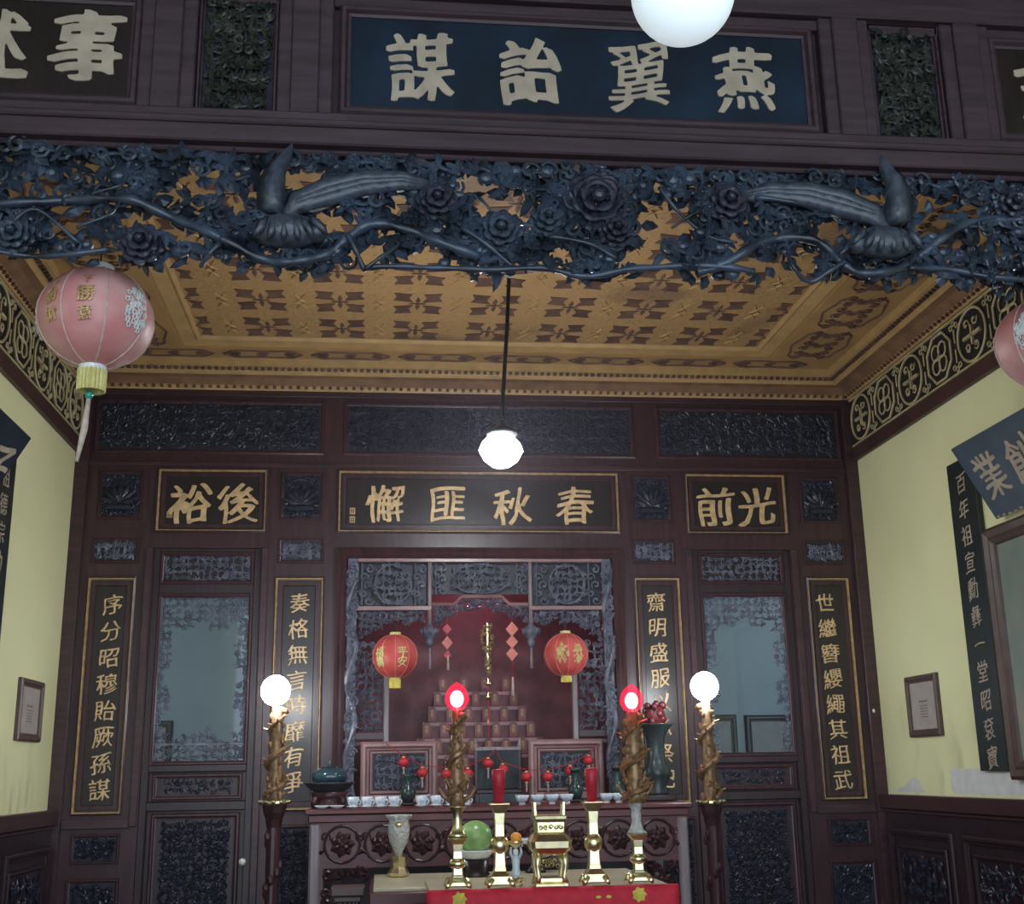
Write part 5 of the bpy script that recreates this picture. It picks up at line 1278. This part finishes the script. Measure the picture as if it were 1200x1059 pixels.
# watermelon on its footed bowl, plate, crystal vases
p = at(557, 981, -1.45); R = 20*mper(-1.45, 1.1); x = p.x; Y = -1.45
o = thing('footed_bowl', 'pale footed bowl on a dark stand carrying the green melon', 'bowl', (x, Y, OT))
zb = p.z-R*0.72
c = MB(); c.lathe((x, Y, zb-0.045), [(0.05, 0), (0.075, 0.012), (0.10, 0.04), (0.104, 0.048), (0.095, 0.048), (0.055, 0.02)], 24); c.build('bowl', M['porcelain'], o, smooth=True)
c = MB(); c.lathe((x, Y, OT), [(0.075, 0), (0.08, 0.012), (0.062, 0.03), (0.07, zb-0.047-OT)], 18)
c.build('stand', M['board'], o, smooth=True)
c = MB(); c.ell((x, Y, p.z), R, R, R*0.95, 32, 20); tag(c.build('melon', M['watermelon'], smooth=True, base=(x, Y, p.z-R*0.95)), 'round pale green melon resting in the footed bowl', 'melon')
p = at(627, 986, -1.25); Y = -1.25
o = thing('fruit_stand', 'white shallow dish on a dark foot half hidden behind the censer', 'dish', (p.x, Y, OT))
c = MB(); c.lathe((p.x, Y, p.z-0.02), [(0.03, 0), (0.08, 0.012), (0.105, 0.035), (0.10, 0.037), (0.03, 0.01)], 22); c.build('dish', M['porcelain'], o, smooth=True)
c = MB(); c.lathe((p.x, Y, OT), [(0.06, 0), (0.055, 0.015), (0.022, 0.04), (0.025, p.z-0.018-OT)], 16); c.build('foot', M['board'], o, smooth=True)
p = at(467, 1024, -1.30); x = p.x; Y = -1.30; k = mper(Y, 1.1)
o = thing('crystal_vase', 'cut crystal vase on a lobed brass base left of the green melon', 'vase', (x, Y, OT))
c = MB(); c.lathe((x, Y, OT), [(0.055, 0), (0.06, 0.02), (0.05, 0.035), (0.038, 0.05), (0.045, 0.075), (0.05, 0.10), (0.02, 0.11)], 8); c.build('base', M['brass'], o, bevel=0.004)
c = MB(); c.lathe((x, Y, OT+0.108), [(0.018, 0), (0.022, 0.02), (0.050, 0.07), (0.060, 0.12), (0.058, 0.16), (0.052, 0.185), (0.072, 0.20), (0.073, 0.212), (0.055, 0.212), (0.045, 0.12), (0.012, 0.03)], 24); c.build('cup', M['crystal'], o, smooth=True)
c = MB(); c.ell((x, Y-0.052, OT+0.27), 0.022, 0.010, 0.016, 10, 6); c.build('gilt_spot', M['brass'], o, smooth=True)

# ================================================================== SIDE WALL THINGS
for s, w_, Tn in ((-1, 'left', TL()), (1, 'right', TR())):
    u0, u1 = (0.42, 0.90) if s < 0 else (0.52, 0.97)
    v0, v1 = (1.715, 2.07) if s < 0 else (1.668, 2.048)
    pframe('small brown framed certificate on the %s yellow wall' % w_, Tn, u0, u1, v0, v1, 0.045, M['framewood'], M['paper'], (s*HW, -(u0+u1)/2, v0), 'small certificates on the side walls', 'picture', 0.0, 'picture_frame', 'cert')
    o = thing('couplet_board', 'narrow black vertical couplet board hanging on the %s yellow wall' % w_, 'couplet board', (s*HW, -1.6, 1.457), 'couplet boards on the side walls')
    Tb = TR() if s > 0 else TL()
    ua, ub = (1.44, 1.76) if s > 0 else (1.41, 1.73)
    MB(Tb).box(ua, ub, 1.457, 3.24, 0.004, 0.035).build('board', M['greenboard'], o, bevel=0.004)
    txt = '百年祖宣勳彝一堂昭袞寶' if s > 0 else '祖德宗功傳萬代孝子賢孫'
    Tc = Tb if s > 0 else (lambda u, v, n: (-2.75+n, -(3.14-u), v))
    um = (ua+ub)/2
    for i, ch in enumerate(txt):
        v = 3.10-i*0.157
        if s > 0: Tt = lambda u, v_, n: (2.75-n, -u, v_)
        else: Tt = lambda u, v_, n: (-2.75+n, -(2*um-u), v_)
        character(ch, Tt, um, v, 0.033, 0.13, M['palechar'], o, 0.006)
    # tilted plaque above, leaning out from the wall
    o = thing('hanging_plaque', 'large slate-blue plaque tilted out from the %s wall above the black couplet board' % w_, 'plaque', (s*2.6, -2.6, 2.79), 'tilted plaques on the side walls')
    th = math.atan2(0.22, 0.40)
    def Tp(u, v, n, s=s, th=th):          # u along the wall away from the viewer side, v up the board, n out of it
        return (s*(2.70-v*sin(th)-n*cos(th)), -u, 2.80+v*cos(th)-n*sin(th))
    MB(Tp).box(1.98, 3.4, 0, 0.455, -0.025, 0.0).build('board', M['slateboard'] if s > 0 else M['blueboard'], o, bevel=0.004)
    if s > 0:
        mm = MB(Tp); rg = random.Random(2)      # ragged lower fringe of flaking paint
        for k in range(22): u = 2.02+k*0.06; mm.ell((u, 0.004+rg.uniform(0, .006), 0.001), 0.02, 0.007, 0.002, 6, 4)
        mm.build('flaked_edge', M['palechar'], o)
    for ch, u in ((('業', 2.20), ('創', 2.53)) if s > 0 else (('子', 2.16), ('弟', 2.5))):
        if s > 0: Tt = Tp
        else: Tt = lambda a, v, n, Tp=Tp, u=u: Tp(2*u-a, v, n)
        character(ch, Tt, u, 0.235, 0.0, 0.27, M['palechar'], o, 0.02)
p = at(1027, 833, -0.03); c = MB(); c.ell((p.x-0.03, -0.055, p.z), 0.010, 0.009, 0.014, 10, 6)
tag(c.build('push_button', M['knobwhite'], smooth=True, base=(p.x-0.03, -0.05, p.z)), 'tiny white push button on the wooden corner post beside the right yellow wall', 'button')
# large portrait leaning on the right wall
TRp = TR(2.75)
o = thing('portrait_painting', 'large dark framed painted portrait at the right picture edge', 'painting', (2.75, -2.4, 1.42))
MB(TRp).box(1.86, 3.0, 1.46, 2.73, 0.0, 0.02).build('canvas', M['portraitbg'], o)
MB(TRp).mould(1.80, 3.06, 1.41, 2.772, [(0, 0), (0, 0.045), (0.02, 0.06), (0.05, 0.045), (0.07, 0.05), (0.09, 0.035), (0.10, 0.02), (0.10, 0)]).build('frame', M['framewood'], o)
MB(TRp).prism([(2.02, 1.50), (2.9, 1.50), (2.86, 1.85), (2.70, 2.02), (2.58, 2.08), (2.34, 2.08), (2.22, 2.02), (2.06, 1.9)], 0.02, 0.024).build('painted_figure', M['robe'], o)
MB(TRp).prism([(2.46+0.15*cos(a*pi/10), 2.25+0.20*sin(a*pi/10)) for a in range(20)], 0.02, 0.025).build('painted_face', M['skin'], o)
MB(TRp).prism([(2.46+0.17*cos(a*pi/10), 2.33+0.17*sin(a*pi/10)) for a in range(0, 11)], 0.02, 0.027).build('painted_hair', M['framewood'], o)

# thin haze added to imitate the lens glow around the lamps
hm = bpy.data.materials.new('lamp_glow_haze'); hm.use_nodes = True; nt = hm.node_tree; nt.nodes.remove(nt.nodes['Principled BSDF'])
vs_ = nt.nodes.new('ShaderNodeVolumeScatter'); vs_.inputs['Density'].default_value = 0.011; vs_.inputs['Anisotropy'].default_value = 0.25; vs_.inputs['Color'].default_value = (0.86, 0.84, 1.0, 1)
nt.links.new(vs_.outputs[0], nt.nodes['Material Output'].inputs['Volume'])
gx = nt.nodes.new('ShaderNodeNewGeometry'); sx_ = nt.nodes.new('ShaderNodeSeparateXYZ'); mr_ = nt.nodes.new('ShaderNodeMapRange')
mr_.inputs['From Min'].default_value = -4.6; mr_.inputs['From Max'].default_value = -2.6; mr_.inputs['To Min'].default_value = 0.0; mr_.inputs['To Max'].default_value = 0.0075   # thickest about the altar
nt.links.new(gx.outputs['Position'], sx_.inputs[0]); nt.links.new(sx_.outputs['Y'], mr_.inputs['Value']); nt.links.new(mr_.outputs['Result'], vs_.inputs['Density'])
tag(MB().box(-2.9, 2.9, -9.0, 0.10, -0.05, 4.84).build('lamp_glow_haze', hm), 'thin bluish haze added to imitate lens glow around the lamps', 'haze', None, 'stuff')

# nest the small pieces under the part that carries them (thing > part > sub-part)
NEST = {'bead': ('tassel', 'red_string'), 'fringe': ('bottom_ring',), 'bulb': ('bulb_socket',), 'halo_glass': ('bulb_socket',), 'gilt_rim': ('pot',), 'lotus_pendant': ('hanging_post',),
        'pendant_tassel': ('hanging_post',), 'foot': ('foot_block',), 'inscription_strip': ('plaque',), 'printed_text': ('print',), 'painted_face': ('canvas',), 'painted_figure': ('canvas',),
        'painted_hair': ('canvas',), 'leaf': ('melon_body',), 'stem': ('melon_body',), 'collar_relief': ('collar',), 'step_edge': ('step',), 'flaked_edge': ('board',), 'apron_carving': ('apron',),
        'gold_emblem': ('tablecloth',), 'gilt_spot': ('cup',), 'coiled_dragon': ('column',), 'fill_bulb_holder': ('shrine_bulb',)}
def stem_name(o): return o.name.split('.')[0]
def mid(o):
    b_ = [Vector(c) for c in o.bound_box]; return sum(b_, Vector())/8
for t in [o for o in COL.objects if o.parent is None and o.type == 'EMPTY']:
    kids = list(t.children)
    for ch in kids:
        want = NEST.get(stem_name(ch))
        if not want: continue
        c2 = [k for k in kids if stem_name(k) in want]
        if c2: ch.parent = min(c2, key=lambda k: (mid(k)-mid(ch)).length)
